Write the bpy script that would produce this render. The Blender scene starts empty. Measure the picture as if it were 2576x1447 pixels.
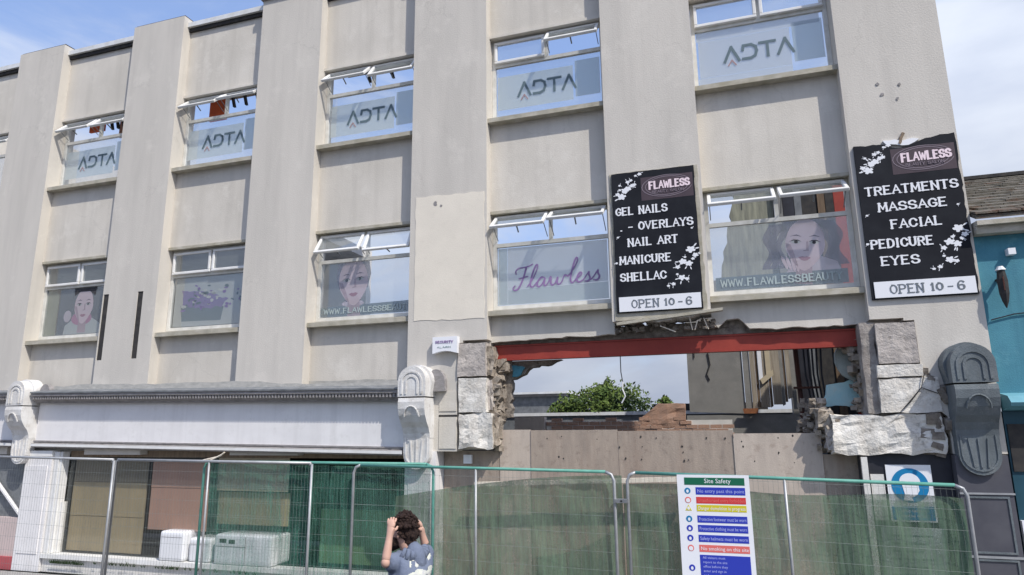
import bpy, bmesh, math, random
from mathutils import Vector, Matrix, noise
random.seed(7)
C = bpy.context.scene.collection
PI = math.pi

# ------------------------------------------------------------------ camera
FPX, IW, IH = 1654.0, 2576.0, 1447.0
CAM = Vector((0.0, -9.5, 2.5))
yaw, pit, rol = math.radians(-17.50557), math.radians(11.81844), math.radians(-0.60704)
F = Vector((math.sin(yaw)*math.cos(pit), math.cos(yaw)*math.cos(pit), math.sin(pit)))
R0 = Vector((math.cos(yaw), -math.sin(yaw), 0)); U0 = R0.cross(F)
RR = R0*math.cos(rol) + U0*math.sin(rol); UU = -R0*math.sin(rol) + U0*math.cos(rol)
cd = bpy.data.cameras.new('camera'); cam = bpy.data.objects.new('camera', cd); C.objects.link(cam)
cd.sensor_width = 36; cd.lens = FPX/IW*36; cd.clip_end = 2000
M = Matrix((RR, UU, -F)).transposed().to_4x4(); M.translation = CAM
cam.matrix_world = M
bpy.context.scene.camera = cam

# ------------------------------------------------------------------ sky, sun, exposure
sun_dir = Vector((1.4, -1.0, 2.05)).normalized()          # towards the sun
w = bpy.data.worlds.new('World'); bpy.context.scene.world = w; w.use_nodes = True
nt = w.node_tree; nt.nodes.clear()
def N(t, **k):
    n = nt.nodes.new(t)
    for a, b in k.items(): setattr(n, a, b)
    return n
out = N('ShaderNodeOutputWorld'); bg = N('ShaderNodeBackground'); bg.inputs[1].default_value = 0.15
sky = N('ShaderNodeTexSky', sky_type='NISHITA'); sky.sun_disc = False
sky.sun_elevation = math.asin(sun_dir.z); sky.sun_rotation = math.atan2(sun_dir.x, sun_dir.y)
sky.air_density = 1.0; sky.dust_density = 1.6; sky.ozone_density = 1.0
tc = N('ShaderNodeTexCoord')
mp = N('ShaderNodeMapping'); mp.inputs['Scale'].default_value = (1.0, 1.0, 2.6); mp.inputs['Location'].default_value = (3.1, 1.7, .35)
nz = N('ShaderNodeTexNoise'); nz.inputs['Scale'].default_value = 3.1; nz.inputs['Detail'].default_value = 9; nz.inputs['Roughness'].default_value = .6
nz.inputs['Distortion'].default_value = .5
nt.links.new(tc.outputs['Generated'], mp.inputs[0]); nt.links.new(mp.outputs[0], nz.inputs[0])
sep = N('ShaderNodeSeparateXYZ'); nt.links.new(tc.outputs['Generated'], sep.inputs[0])
def math_n(op, a, b=None, c=None, clamp=False):
    n = N('ShaderNodeMath', operation=op); n.use_clamp = clamp
    for i, v in enumerate((a, b, c)):
        if v is None: continue
        if isinstance(v, (int, float)): n.inputs[i].default_value = v
        else: nt.links.new(v, n.inputs[i])
    return n.outputs[0]
low = math_n('MULTIPLY_ADD', sep.outputs[2], -.95, .47)                # more cloud towards the horizon
bank = N('ShaderNodeVectorMath', operation='DOT_PRODUCT'); bank.inputs[1].default_value = Vector((.60, 1.0, .38)).normalized()
nt.links.new(tc.outputs['Generated'], bank.inputs[0])
bk = N('ShaderNodeMapRange'); bk.inputs[1].default_value = .93; bk.inputs[2].default_value = .995; bk.inputs[4].default_value = .5
nt.links.new(bank.outputs['Value'], bk.inputs[0])
s1 = math_n('ADD', nz.outputs[0], low); s2 = math_n('ADD', s1, bk.outputs[0])
cov = N('ShaderNodeMapRange', interpolation_type='SMOOTHSTEP'); cov.inputs[1].default_value = .44; cov.inputs[2].default_value = .84
nt.links.new(s2, cov.inputs[0])
nz2 = N('ShaderNodeTexNoise'); nz2.inputs['Scale'].default_value = 4.2; nz2.inputs['Detail'].default_value = 5
nt.links.new(mp.outputs[0], nz2.inputs[0])
cr = N('ShaderNodeValToRGB'); cr.color_ramp.elements[0].position = .33; cr.color_ramp.elements[1].position = .68
cr.color_ramp.elements[0].color = (2.6, 2.95, 3.8, 1); cr.color_ramp.elements[1].color = (3.8, 4.1, 4.7, 1)
nt.links.new(nz2.outputs[0], cr.inputs[0])
skb = N('ShaderNodeMix', data_type='RGBA'); skb.blend_type = 'MIX'; skb.inputs[0].default_value = .55
nt.links.new(sky.outputs[0], skb.inputs[6]); skb.inputs[7].default_value = (1.35, 1.95, 3.7, 1)     # thin veil over the blue
mx = N('ShaderNodeMix', data_type='RGBA')
lw = N('ShaderNodeMapRange'); lw.inputs[1].default_value = .02; lw.inputs[2].default_value = .42; lw.inputs[3].default_value = .62; lw.inputs[4].default_value = .92
nt.links.new(sep.outputs[2], lw.inputs[0]); crm = N('ShaderNodeVectorMath', operation='SCALE'); nt.links.new(cr.outputs[0], crm.inputs[0]); nt.links.new(lw.outputs[0], crm.inputs['Scale'])
nt.links.new(cov.outputs[0], mx.inputs[0]); nt.links.new(skb.outputs[2], mx.inputs[6]); nt.links.new(crm.outputs[0], mx.inputs[7])
nt.links.new(mx.outputs[2], bg.inputs[0]); nt.links.new(bg.outputs[0], out.inputs[0])
sl = bpy.data.lights.new('sun', 'SUN'); sl.energy = 2.6; sl.angle = math.radians(.6); sl.color = (1, .95, .87)
so = bpy.data.objects.new('sun', sl); C.objects.link(so); so.rotation_euler = sun_dir.to_track_quat('Z', 'Y').to_euler(); so.location = (8, -20, 20)
sc = bpy.context.scene
sc.view_settings.view_transform = 'Standard'; sc.view_settings.look = 'None'; sc.view_settings.exposure = 0.69; sc.view_settings.gamma = 1
sc.view_settings.use_curve_mapping = False

# ------------------------------------------------------------------ helpers
def px(u, v, y):            # point where the sight line through a photo point meets the real plane y
    d = F + RR*((u-IW/2)/FPX) + UU*((IH/2-v)/FPX)
    return CAM + d*((y-CAM.y)/d.y)

def mat(name, col, col2=None, scale=3.0, stretch=(1, 1, 1), rough=.85, bump=0.0, bscale=60, metal=0.0, spots=None, spot_scale=2.0, spot_amt=.5, streak=None, spec=.3, contrast=(.35, .68), crack=0):
    m = bpy.data.materials.new(name); m.use_nodes = True; t = m.node_tree; b = t.nodes['Principled BSDF']
    b.inputs['Roughness'].default_value = rough; b.inputs['Metallic'].default_value = metal
    b.inputs['Specular IOR Level'].default_value = spec
    co = t.nodes.new('ShaderNodeTexCoord')
    def nz_(s, st, det=6, rg=.6, off=0):
        mpp = t.nodes.new('ShaderNodeMapping'); mpp.inputs['Scale'].default_value = st; mpp.inputs['Location'].default_value = (off, off*.7, off*1.3)
        n = t.nodes.new('ShaderNodeTexNoise'); n.inputs['Scale'].default_value = s; n.inputs['Detail'].default_value = det; n.inputs['Roughness'].default_value = rg
        t.links.new(co.outputs['Object'], mpp.inputs[0]); t.links.new(mpp.outputs[0], n.inputs[0]); return n
    def ramp(n, a, bb):
        r = t.nodes.new('ShaderNodeMapRange'); r.inputs[1].default_value = a; r.inputs[2].default_value = bb; t.links.new(n.outputs[0], r.inputs[0]); return r
    def mix(f, a, c):
        mm = t.nodes.new('ShaderNodeMix'); mm.data_type = 'RGBA'
        if isinstance(f, float): mm.inputs[0].default_value = f
        else: t.links.new(f, mm.inputs[0])
        for i, v in ((6, a), (7, c)):
            if isinstance(v, tuple): mm.inputs[i].default_value = (*v, 1)
            else: t.links.new(v, mm.inputs[i])
        return mm.outputs[2]
    cur = col
    if col2: cur = mix(ramp(nz_(scale, stretch), *contrast).outputs[0], col, col2)
    if streak:
        f = ramp(nz_(3.2, (1.6, 1.6, .12), 5, .6, 9), .48, .72); mu = t.nodes.new('ShaderNodeMath'); mu.operation = 'MULTIPLY'; mu.inputs[1].default_value = .5
        t.links.new(f.outputs[0], mu.inputs[0]); cur = mix(mu.outputs[0], cur, streak)
    if spots:
        f = ramp(nz_(spot_scale, (1, 1, 1), 9, .72, 4), .55, .66); mu = t.nodes.new('ShaderNodeMath'); mu.operation = 'MULTIPLY'; mu.inputs[1].default_value = spot_amt
        t.links.new(f.outputs[0], mu.inputs[0]); cur = mix(mu.outputs[0], cur, spots)
    if crack:
        nd = nz_(2.4, (1, 1, 1), 5, .6, 6); va = t.nodes.new('ShaderNodeVectorMath'); va.operation = 'MULTIPLY_ADD'; va.inputs[1].default_value = (.5, .5, .5)
        t.links.new(nd.outputs['Color'], va.inputs[0]); t.links.new(co.outputs['Object'], va.inputs[2])
        vo = t.nodes.new('ShaderNodeTexVoronoi'); vo.feature = 'DISTANCE_TO_EDGE'; vo.inputs['Scale'].default_value = .9; t.links.new(va.outputs[0], vo.inputs['Vector'])
        lt = t.nodes.new('ShaderNodeMapRange'); lt.inputs[1].default_value = .0; lt.inputs[2].default_value = .010; lt.inputs[3].default_value = 1; lt.inputs[4].default_value = 0; t.links.new(vo.outputs['Distance'], lt.inputs[0])
        mk = ramp(nz_(.8, (1, 1, 1), 2, .5, 14), .52, .60); mm_ = t.nodes.new('ShaderNodeMath'); mm_.operation = 'MULTIPLY'; t.links.new(lt.outputs[0], mm_.inputs[0]); t.links.new(mk.outputs[0], mm_.inputs[1])
        m3_ = t.nodes.new('ShaderNodeMath'); m3_.operation = 'MULTIPLY'; m3_.inputs[1].default_value = crack; t.links.new(mm_.outputs[0], m3_.inputs[0]); cur = mix(m3_.outputs[0], cur, (.20, .19, .17))
    if isinstance(cur, tuple): b.inputs['Base Color'].default_value = (*cur, 1)
    else: t.links.new(cur, b.inputs['Base Color'])
    if bump:
        bn = t.nodes.new('ShaderNodeBump'); bn.inputs['Strength'].default_value = bump; bn.inputs['Distance'].default_value = .02
        t.links.new(nz_(bscale, (1, 1, 1), 5, .65, 2).outputs[0], bn.inputs['Height']); t.links.new(bn.outputs[0], b.inputs['Normal'])
    return m

def film(name, col, alpha, gloss=0.0, trans=.5, noise_amt=0.0, weave=False):
    """thin translucent sheet: part clear, part coloured"""
    m = bpy.data.materials.new(name); m.use_nodes = True; t = m.node_tree; t.nodes.clear()
    o = t.nodes.new('ShaderNodeOutputMaterial'); tr = t.nodes.new('ShaderNodeBsdfTransparent')
    df = t.nodes.new('ShaderNodeBsdfDiffuse'); df.inputs[0].default_value = (*col, 1)
    tl = t.nodes.new('ShaderNodeBsdfTranslucent'); tl.inputs[0].default_value = (*col, 1)
    m1 = t.nodes.new('ShaderNodeMixShader'); m1.inputs[0].default_value = trans; t.links.new(df.outputs[0], m1.inputs[1]); t.links.new(tl.outputs[0], m1.inputs[2])
    m2 = t.nodes.new('ShaderNodeMixShader'); m2.inputs[0].default_value = alpha; t.links.new(tr.outputs[0], m2.inputs[1]); t.links.new(m1.outputs[0], m2.inputs[2])
    if noise_amt:
        co = t.nodes.new('ShaderNodeTexCoord'); n = t.nodes.new('ShaderNodeTexNoise'); n.inputs['Scale'].default_value = 2.2; n.inputs['Detail'].default_value = 6
        t.links.new(co.outputs['Object'], n.inputs[0]); r = t.nodes.new('ShaderNodeMapRange'); r.inputs[1].default_value = .3; r.inputs[2].default_value = .7
        r.inputs[3].default_value = alpha-noise_amt; r.inputs[4].default_value = alpha+noise_amt; t.links.new(n.outputs[0], r.inputs[0]); t.links.new(r.outputs[0], m2.inputs[0])
        if weave:       # folds, dust and the uneven weave of the cloth
            mpw = t.nodes.new('ShaderNodeMapping'); mpw.inputs['Scale'].default_value = (9, 1, .8); t.links.new(co.outputs['Object'], mpw.inputs[0])
            nw = t.nodes.new('ShaderNodeTexNoise'); nw.inputs['Scale'].default_value = 1.6; nw.inputs['Detail'].default_value = 8; nw.inputs['Roughness'].default_value = .7; nw.inputs['Distortion'].default_value = .8; t.links.new(mpw.outputs[0], nw.inputs[0])
            nf = t.nodes.new('ShaderNodeTexNoise'); nf.inputs['Scale'].default_value = 55; nf.inputs['Detail'].default_value = 3; t.links.new(co.outputs['Object'], nf.inputs[0])
            sm_ = t.nodes.new('ShaderNodeMath'); sm_.operation = 'MULTIPLY_ADD'; sm_.inputs[1].default_value = .9; t.links.new(nw.outputs[0], sm_.inputs[0]); t.links.new(r.outputs[0], sm_.inputs[2])
            s2_ = t.nodes.new('ShaderNodeMath'); s2_.operation = 'MULTIPLY_ADD'; s2_.inputs[1].default_value = .5; t.links.new(nf.outputs[0], s2_.inputs[0]); t.links.new(sm_.outputs[0], s2_.inputs[2])
            s3_ = t.nodes.new('ShaderNodeMath'); s3_.operation = 'SUBTRACT'; s3_.inputs[1].default_value = .62; s3_.use_clamp = True; t.links.new(s2_.outputs[0], s3_.inputs[0]); t.links.new(s3_.outputs[0], m2.inputs[0])
            cm = t.nodes.new('ShaderNodeMapRange'); cm.inputs[1].default_value = .35; cm.inputs[2].default_value = .65; cm.inputs[3].default_value = .75; cm.inputs[4].default_value = 1.35; t.links.new(nw.outputs[0], cm.inputs[0])
            vm = t.nodes.new('ShaderNodeVectorMath'); vm.operation = 'SCALE'; vm.inputs[0].default_value = col; t.links.new(cm.outputs[0], vm.inputs['Scale']); t.links.new(vm.outputs[0], df.inputs[0]); t.links.new(vm.outputs[0], tl.inputs[0])
    last = m2
    if gloss:
        g = t.nodes.new('ShaderNodeBsdfGlossy'); g.inputs['Roughness'].default_value = .03; g.inputs[0].default_value = (.9, .93, .95, 1)
        fr = t.nodes.new('ShaderNodeLayerWeight'); fr.inputs[0].default_value = .5
        pw = t.nodes.new('ShaderNodeMath'); pw.operation = 'POWER'; pw.inputs[1].default_value = 4.0; t.links.new(fr.outputs['Facing'], pw.inputs[0])
        ad = t.nodes.new('ShaderNodeMath'); ad.operation = 'MULTIPLY_ADD'; ad.inputs[1].default_value = .6; ad.inputs[2].default_value = gloss*.6; ad.use_clamp = True; t.links.new(pw.outputs[0], ad.inputs[0])
        m3 = t.nodes.new('ShaderNodeMixShader'); t.links.new(ad.outputs[0], m3.inputs[0]); t.links.new(m2.outputs[0], m3.inputs[1]); t.links.new(g.outputs[0], m3.inputs[2]); last = m3
    t.links.new(last.outputs[0], o.inputs[0]); return m

def B(): return bmesh.new()
def box(bm, x0, x1, y0, y1, z0, z1):
    v = [bm.verts.new(p) for p in ((x0,y0,z0),(x1,y0,z0),(x1,y1,z0),(x0,y1,z0),(x0,y0,z1),(x1,y0,z1),(x1,y1,z1),(x0,y1,z1))]
    for f in ((0,3,2,1),(4,5,6,7),(0,1,5,4),(1,2,6,5),(2,3,7,6),(3,0,4,7)): bm.faces.new([v[i] for i in f])
    return v
def hexa(bm, pts):          # 8 points ordered like box
    v = [bm.verts.new(p) for p in pts]
    for f in ((0,3,2,1),(4,5,6,7),(0,1,5,4),(1,2,6,5),(2,3,7,6),(3,0,4,7)): bm.faces.new([v[i] for i in f])
def prism(bm, pts, y0, y1):  # outline in x,z pushed from y0 to y1
    a = [bm.verts.new((x, y0, z)) for x, z in pts]; b = [bm.verts.new((x, y1, z)) for x, z in pts]; n = len(pts)
    bm.faces.new(a[::-1]); bm.faces.new(b)
    for i in range(n): bm.faces.new((a[i], a[(i+1) % n], b[(i+1) % n], b[i]))
def prism_x(bm, pts, x0, x1):  # outline in y,z pushed along x
    a = [bm.verts.new((x0, y, z)) for y, z in pts]; b = [bm.verts.new((x1, y, z)) for y, z in pts]; n = len(pts)
    bm.faces.new(a); bm.faces.new(b[::-1])
    for i in range(n): bm.faces.new((a[(i+1) % n], a[i], b[i], b[(i+1) % n]))
def tube(bm, pts, r, n=8):
    pts = [Vector(p) for p in pts]; rings = []
    for i, p in enumerate(pts):
        d = (pts[min(i+1, len(pts)-1)]-pts[max(i-1, 0)]).normalized()
        a = d.cross(Vector((0, 1, 0)) if abs(d.y) < .9 else Vector((1, 0, 0))).normalized(); b = d.cross(a)
        rr = r[i] if isinstance(r, (list, tuple)) else r
        rings.append([bm.verts.new(p+a*math.cos(2*PI*k/n)*rr+b*math.sin(2*PI*k/n)*rr) for k in range(n)])
    for q in range(len(rings)-1):
        for k in range(n): bm.faces.new((rings[q][k], rings[q][(k+1) % n], rings[q+1][(k+1) % n], rings[q+1][k]))
    bm.faces.new(rings[0]); bm.faces.new(rings[-1][::-1])
def rock(bm, x0, x1, y0, y1, z0, z1, amp=.02, cuts=5, seed=0, f=6):
    v = box(bm, x0, x1, y0, y1, z0, z1)
    es = list({e for q in v for e in q.link_edges})
    bmesh.ops.subdivide_edges(bm, edges=es, cuts=cuts, use_grid_fill=True)
    for q in bm.verts:
        n = noise.noise_vector(q.co*f+Vector((seed*3.7, seed, -seed))); n2 = noise.noise_vector(q.co*f*3.1+Vector((seed, 5, 9)))
        q.co += n*amp+n2*amp*.45
def ragged(pts, step=.08, amp=.03, which=None):
    """break up the listed edges of an outline"""
    o = []; n = len(pts)
    for i in range(n):
        a, b = Vector(pts[i]), Vector(pts[(i+1) % n]); o.append(tuple(a))
        if which is None or i in which:
            L = (b-a).length; k = int(L/step); nn = Vector((-(b-a).y, (b-a).x)).normalized() if L else Vector((0, 0))
            for j in range(1, k):
                p = a.lerp(b, (j+random.uniform(-.35, .35))/k)+nn*random.uniform(-amp, amp); o.append(tuple(p))
    return o
def obj(name, bm, m, parent=None, smooth=False, bevel=0):
    if bevel:
        bmesh.ops.bevel(bm, geom=[e for e in bm.edges if e.calc_face_angle(0) > .6], offset=bevel, segments=1, affect='EDGES')
    bmesh.ops.recalc_face_normals(bm, faces=bm.faces[:])
    me = bpy.data.meshes.new(name); bm.to_mesh(me); bm.free()
    if smooth:
        for p in me.polygons: p.use_smooth = True
    return link(name, me, m, parent)
def link(name, me, m, parent=None):
    o = bpy.data.objects.new(name, me); C.objects.link(o)
    if m: me.materials.append(m)
    if parent is not None:
        o.parent = parent
        p = parent; loc = Vector((0, 0, 0))
        while p is not None: loc += p.location; p = p.parent
        root = parent
        if parent.type == 'EMPTY': o.matrix_parent_inverse = Matrix.Translation(-parent.location)
    return o
def tag(o, label, cat, group=None):
    o['label'] = label; o['category'] = cat
    if group: o['group'] = group
    return o
def thing(name, loc, label, cat, group=None):
    o = bpy.data.objects.new(name, None); C.objects.link(o); o.location = loc; o.empty_display_size = .2
    return tag(o, label, cat, group)
def struct(name, bm, m, **k):
    o = obj(name, bm, m, **k); o['kind'] = 'structure'; return o
bpy.context.view_layer.update()

# ------------------------------------------------------------------ materials
M_wall = mat('painted_render', (.655, .615, .55), (.565, .53, .47), scale=1.3, stretch=(1, 1, .7), bump=.25, bscale=45, crack=.16, streak=(.48, .45, .40), spots=(.70, .665, .60), spot_scale=2.2, spot_amt=.55)
M_pil = mat('painted_render_pilaster', (.63, .592, .532), (.545, .515, .465), scale=.9, stretch=(1.5, 1, .35), bump=.25, bscale=45, crack=.16, streak=(.49, .46, .415), spots=(.69, .65, .585), spot_scale=1.7, spot_amt=.5)
M_patch = mat('fresh_plaster', (.78, .72, .615), (.72, .665, .57), scale=2.2, bump=.15, spots=(.66, .61, .52), spot_scale=5, spot_amt=.4)
M_sill = mat('sill_paint', (.50, .47, .40), (.36, .33, .25), scale=5, stretch=(1, 1, 2), bump=.3, streak=(.26, .25, .2))
M_white = mat('white_upvc', (.78, .78, .77), (.68, .67, .64), scale=4, rough=.4, spec=.5)
M_frame = mat('window_frame_white', (.72, .71, .67), (.55, .54, .49), scale=6, rough=.45, spec=.5)
M_coping = mat('coping', (.74, .76, .78), (.6, .6, .58), scale=6, rough=.5)
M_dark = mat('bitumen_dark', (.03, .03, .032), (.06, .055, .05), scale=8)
M_stone = mat('rough_stone', (.54, .49, .445), (.37, .335, .31), scale=7, bump=.9, bscale=28, spots=(.17, .15, .13), spot_scale=9, spot_amt=.6)
M_stone2 = mat('limewashed_stone', (.80, .77, .71), (.58, .54, .48), scale=5, bump=.9, bscale=22, spots=(.27, .25, .22), spot_scale=7, spot_amt=.7)
M_rubble = mat('rubble', (.33, .29, .245), (.12, .10, .085), scale=9, bump=1, bscale=20)
M_jamb = mat('broken_plaster', (.40, .35, .29), (.20, .165, .13), scale=7, bump=1, bscale=18, spots=(.14, .11, .09), spot_scale=6, spot_amt=.8)
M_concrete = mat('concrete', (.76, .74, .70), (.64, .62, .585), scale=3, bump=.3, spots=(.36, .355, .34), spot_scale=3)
M_red = mat('red_oxide_steel', (.33, .052, .036), (.27, .04, .03), scale=5, rough=.55, spots=(.2, .04, .03), spot_scale=9, spot_amt=.4)
M_osb = mat('weathered_plywood', (.40, .33, .27), (.30, .25, .21), scale=4, stretch=(2.2, 1, .5), bump=.25, spots=(.17, .13, .11), spot_scale=11, spot_amt=.45, streak=(.25, .18, .14))
M_osb2 = mat('pale_plywood', (.53, .455, .385), (.44, .375, .32), scale=4, stretch=(2, 1, .5), bump=.2, spots=(.27, .2, .16), spot_scale=9, spot_amt=.4)
M_timber = mat('old_timber', (.33, .25, .17), (.20, .15, .11), scale=6, stretch=(3, 3, .4), bump=.5)
M_timberp = mat('pale_timber', (.78, .71, .60), (.62, .55, .45), scale=6, stretch=(3, 3, .4), bump=.4)
M_fascia = mat('fascia_white', (.80, .785, .78), (.73, .715, .715), scale=1.6, stretch=(1, 1, 2), rough=.55, bump=.08, streak=(.62, .605, .60), spots=(.6, .58, .56), spot_scale=6, spot_amt=.3)
M_cornice = mat('cornice_grey', (.33, .31, .31), (.22, .21, .2), scale=9, stretch=(1, 1, 3), bump=.5)
M_lead = mat('lead_flashing', (.13, .14, .15), (.22, .23, .24), scale=6, rough=.6)
M_bracket = mat('grey_painted_bracket', (.155, .18, .195), (.11, .13, .14), scale=4, rough=.6, bump=.35, streak=(.08, .09, .095), spots=(.24, .25, .25), spot_scale=8, spot_amt=.5)
M_grey = mat('dark_grey_pilaster', (.10, .10, .115), (.075, .075, .09), scale=3, rough=.5)
M_dgrey = mat('dark_shopfront', (.035, .038, .05), (.02, .02, .026), scale=3, rough=.5)
M_teal = mat('teal_wall', (.085, .27, .34), (.06, .20, .27), scale=2.2, rough=.8, bump=.3, streak=(.04, .14, .20), spots=(.12, .31, .37), spot_scale=3, spot_amt=.6)
M_teal2 = mat('pale_teal_cornice', (.16, .38, .46), (.12, .31, .38), scale=3, rough=.6)
M_tealp = mat('pale_blue_plaster', (.34, .58, .62), (.45, .62, .61), scale=5, bump=.5, spots=(.5, .55, .5), spot_scale=5)
M_roof = mat('mossy_slate', (.16, .145, .12), (.07, .065, .05), scale=6, bump=1, bscale=14, spots=(.11, .045, .02), spot_scale=1.6, spot_amt=.85)
M_black = mat('sign_black', (.010, .011, .016), (.02, .022, .028), scale=2.5, rough=.7, spec=.15)
M_sgnw = mat('sign_white', (.80, .81, .84), rough=.45)
M_ink = mat('sign_grey_ink', (.16, .18, .2), rough=.6)
M_pink = mat('sign_pink_white', (.85, .70, .74), rough=.5)
M_maroon = mat('sign_logo_ground', (.055, .04, .05), (.085, .06, .07), scale=3, rough=.5)
M_lilac = mat('sign_logo_line', (.22, .18, .21), rough=.5)
M_glass = film('window_glass', (.5, .56, .58), .14, gloss=.14)
M_glassd = film('shop_glass', (.3, .32, .3), .10, gloss=.05)
M_film = film('pale_window_film', (.88, .92, .90), .80, trans=.5, noise_amt=.08)
M_film2 = film('denser_window_film', (.70, .77, .77), .68, trans=.5)
M_filmw = film('milky_window_film', (.90, .92, .94), .90, trans=.5)
M_vinyl = mat('grey_blue_vinyl', (.115, .165, .19), rough=.6)
M_vred = mat('red_vinyl', (.36, .23, .23), rough=.6)
M_vpurple = mat('purple_vinyl', (.25, .155, .34), (.3, .2, .38), scale=8, rough=.6)
M_fskin = film('print_skin', (.78, .67, .71), .72, trans=.4)
M_fskin2 = film('print_skin_shadow', (.60, .49, .54), .55, trans=.4)
M_fhair = film('print_hair', (.17, .13, .20), .58, trans=.3)
M_fdark = film('print_dark', (.10, .10, .11), .74, trans=.2)
M_fpink = film('print_pink', (.60, .22, .38), .85, trans=.4)
M_flip = film('print_lips', (.52, .30, .38), .62, trans=.4)
M_fband = film('print_band', (.20, .27, .30), .80, trans=.4, noise_amt=.1)
M_fgreen = film('print_green_grey', (.42, .45, .38), .85, trans=.4, noise_amt=.1)
M_fpurple = film('painted_reflection_purple', (.34, .24, .50), .85, trans=.4, noise_amt=.12)
M_fpale = film('print_pale', (.66, .68, .66), .8, trans=.4)
M_fletter = mat('faded_letter', (.36, .43, .44), rough=.7)
M_galv = mat('galvanised_steel', (.42, .43, .44), (.33, .34, .35), scale=8, rough=.45, metal=.35)
M_wire = mat('weathered_wire', (.16, .18, .17), rough=.6)
M_greenp = mat('green_painted_tube', (.10, .30, .24), (.14, .36, .3), scale=8, rough=.5)
M_net = film('green_debris_netting', (.10, .26, .195), .40, trans=.4, noise_amt=.12, weave=True)
M_net2 = film('pale_green_netting', (.165, .235, .165), .66, trans=.4, noise_amt=.14, weave=True)
M_olive = mat('olive_board', (.42, .34, .20), (.35, .29, .175), scale=2, stretch=(2, 1, .6), rough=.8, streak=(.28, .23, .15))
M_olived = mat('dark_olive_board', (.25, .215, .155), (.19, .17, .125), scale=2)
M_pinkb = mat('pink_brown_board', (.50, .30, .215), (.43, .265, .20), scale=2.5, stretch=(2, 1, .5), rough=.8)
M_tan = mat('tan_board', (.54, .46, .32), (.46, .39, .275), scale=2, stretch=(.5, 1, 3), rough=.8)
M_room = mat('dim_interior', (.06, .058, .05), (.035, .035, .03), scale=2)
M_appl = mat('white_enamel', (.74, .75, .77), rough=.3, spec=.5)
M_ground = mat('asphalt', (.055, .055, .055), (.045, .045, .045), scale=12, bump=.5, bscale=150)
M_pave = mat('paving', (.34, .33, .31), (.27, .26, .25), scale=5, bump=.3)
M_kerb = mat('kerb', (.3, .3, .29), (.25, .25, .24), scale=6, bump=.3)
M_leaf = mat('leaf', (.13, .18, .035), (.035, .075, .015), scale=3.5, rough=.7)
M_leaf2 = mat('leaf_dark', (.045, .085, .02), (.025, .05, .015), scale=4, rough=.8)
M_brick = mat('brick_pink', (.46, .28, .20), (.40, .27, .21), scale=9, bump=.7)

# ------------------------------------------------------------------ ground
bm = B(); box(bm, -400, 400, -400, 400, -1.0, -.12); struct('ground', bm, M_ground)
bm = B(); box(bm, -60, 60, -10.5, -3.05, -.119, -.116+.0); struct('road', bm, M_ground)
PITCH = .6
bm = B()
x = -24.0
while x < 14:                                  # flags of the pavement
    for j in range(4):
        y1 = -2.9+j*.72
        if y1 < -.15: box(bm, x+.004, x+.896, y1+.004, min(y1+.712, -.12), -.10, .0+random.uniform(-.003, .003))
    x += .9
o = struct('pavement', bm, M_pave)
bm = B()
for k in range(42): box(bm, -24+k*.9+.003, -24+k*.9+.897, -3.05, -2.905, -.118, .006)
struct('kerb', bm, M_kerb, bevel=.01)

# ------------------------------------------------------------------ the gutted building
BL = thing('gutted_building', (-5, 0, 0), 'long pale rendered three storey building, gutted shell with flat pilasters and half demolished ground floor', 'building')
PX = [(-17.9, -16.55), (-14.57, -13.25), (-11.29, -9.98), (-8.05, -6.70), (-4.76, -3.41), (-1.465, -.08), (1.89, 3.187)]
ZP = 10.80
def pil_bottom(i):
    return {4: 2.12, 5: 3.96, 6: 2.09}.get(i, 2.05)
for i, (a, b) in enumerate(PX):
    bm = B()
    if i == 2:         # two tall slots cut through its lower part
        s = [(-11.27, -11.14), (-10.43, -10.30)]
        za, zb = 3.78, 5.05
        prism(bm, [(a, 2.05), (b, 2.05), (b, za), (a, za)], 0, .5); prism(bm, [(a, zb), (b, zb), (b, ZP), (a, ZP)], 0, .5)
        xs = [a]+[q for t_ in s for q in t_]+[b]
        for k in range(0, len(xs), 2): box(bm, xs[k], xs[k+1], 0, .5, za, zb)
        box(bm, a, b, .3, .499, za, zb)
        bmesh.ops.remove_doubles(bm, verts=bm.verts[:], dist=1e-5)
    elif i in (4, 6):
        zs = (3.765, 3.80); zt_ = ZP
        sx = (-3.81, -3.44) if i == 4 else (1.93, 2.28)
        prism(bm, [(a, zs[1]), (b, zs[1]), (b, zt_), (a, zt_)], 0, .5)
        lo = pil_bottom(i)
        if i == 4: poly = [(a, 3.2), (a, 2.12), (-3.90, 2.12), (-3.90, zs[0]), (a, zs[0])]
        else: poly = [(2.40, zs[0]), (2.40, 2.75), (2.62, 2.55), (2.62, 2.1), (b, 2.1), (b, zs[0])]
        prism(bm, poly, 0, .5)
        box(bm, a if i == 4 else sx[1], sx[0] if i == 4 else b, 0.0, .5, zs[0], zs[1])
        box(bm, a+.01, b-.01, .2, .498, lo+.02, zs[1])
    elif i == 5:
        pts = ragged([(a, ZP), (a, 3.96), (-1.2, 3.93), (-1.05, 4.0), (-.8, 3.92), (-.45, 3.97), (b, 4.02), (b, ZP)], .07, .022, {1, 2, 3, 4, 5})
        prism(bm, pts, 0, .5)
    else: box(bm, a, b, 0, .5, 2.05 if i else 0, ZP)
    obj('pilaster', bm, M_pil, BL)
    if i == 2:
        for sa, sb in ((-11.27, -11.14), (-10.43, -10.30)):
            bm = B(); box(bm, sa+.002, sb-.002, .012, .29, 3.785, 5.045); obj('painted_slot_shade', bm, M_dark, BL)  # dark fill painted in for the deep shade inside the slot
    bm = B()
    if i == 3 or i >= 4: box(bm, a-.03, b+.03, -.05, .55, ZP-.10, ZP-.03+.06)
    else: box(bm, a+.02, b-.02, .03, .55, ZP, ZP+.035)
    obj('pilaster_cap', bm, M_dark if i < 3 else M_cornice, BL)
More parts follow.
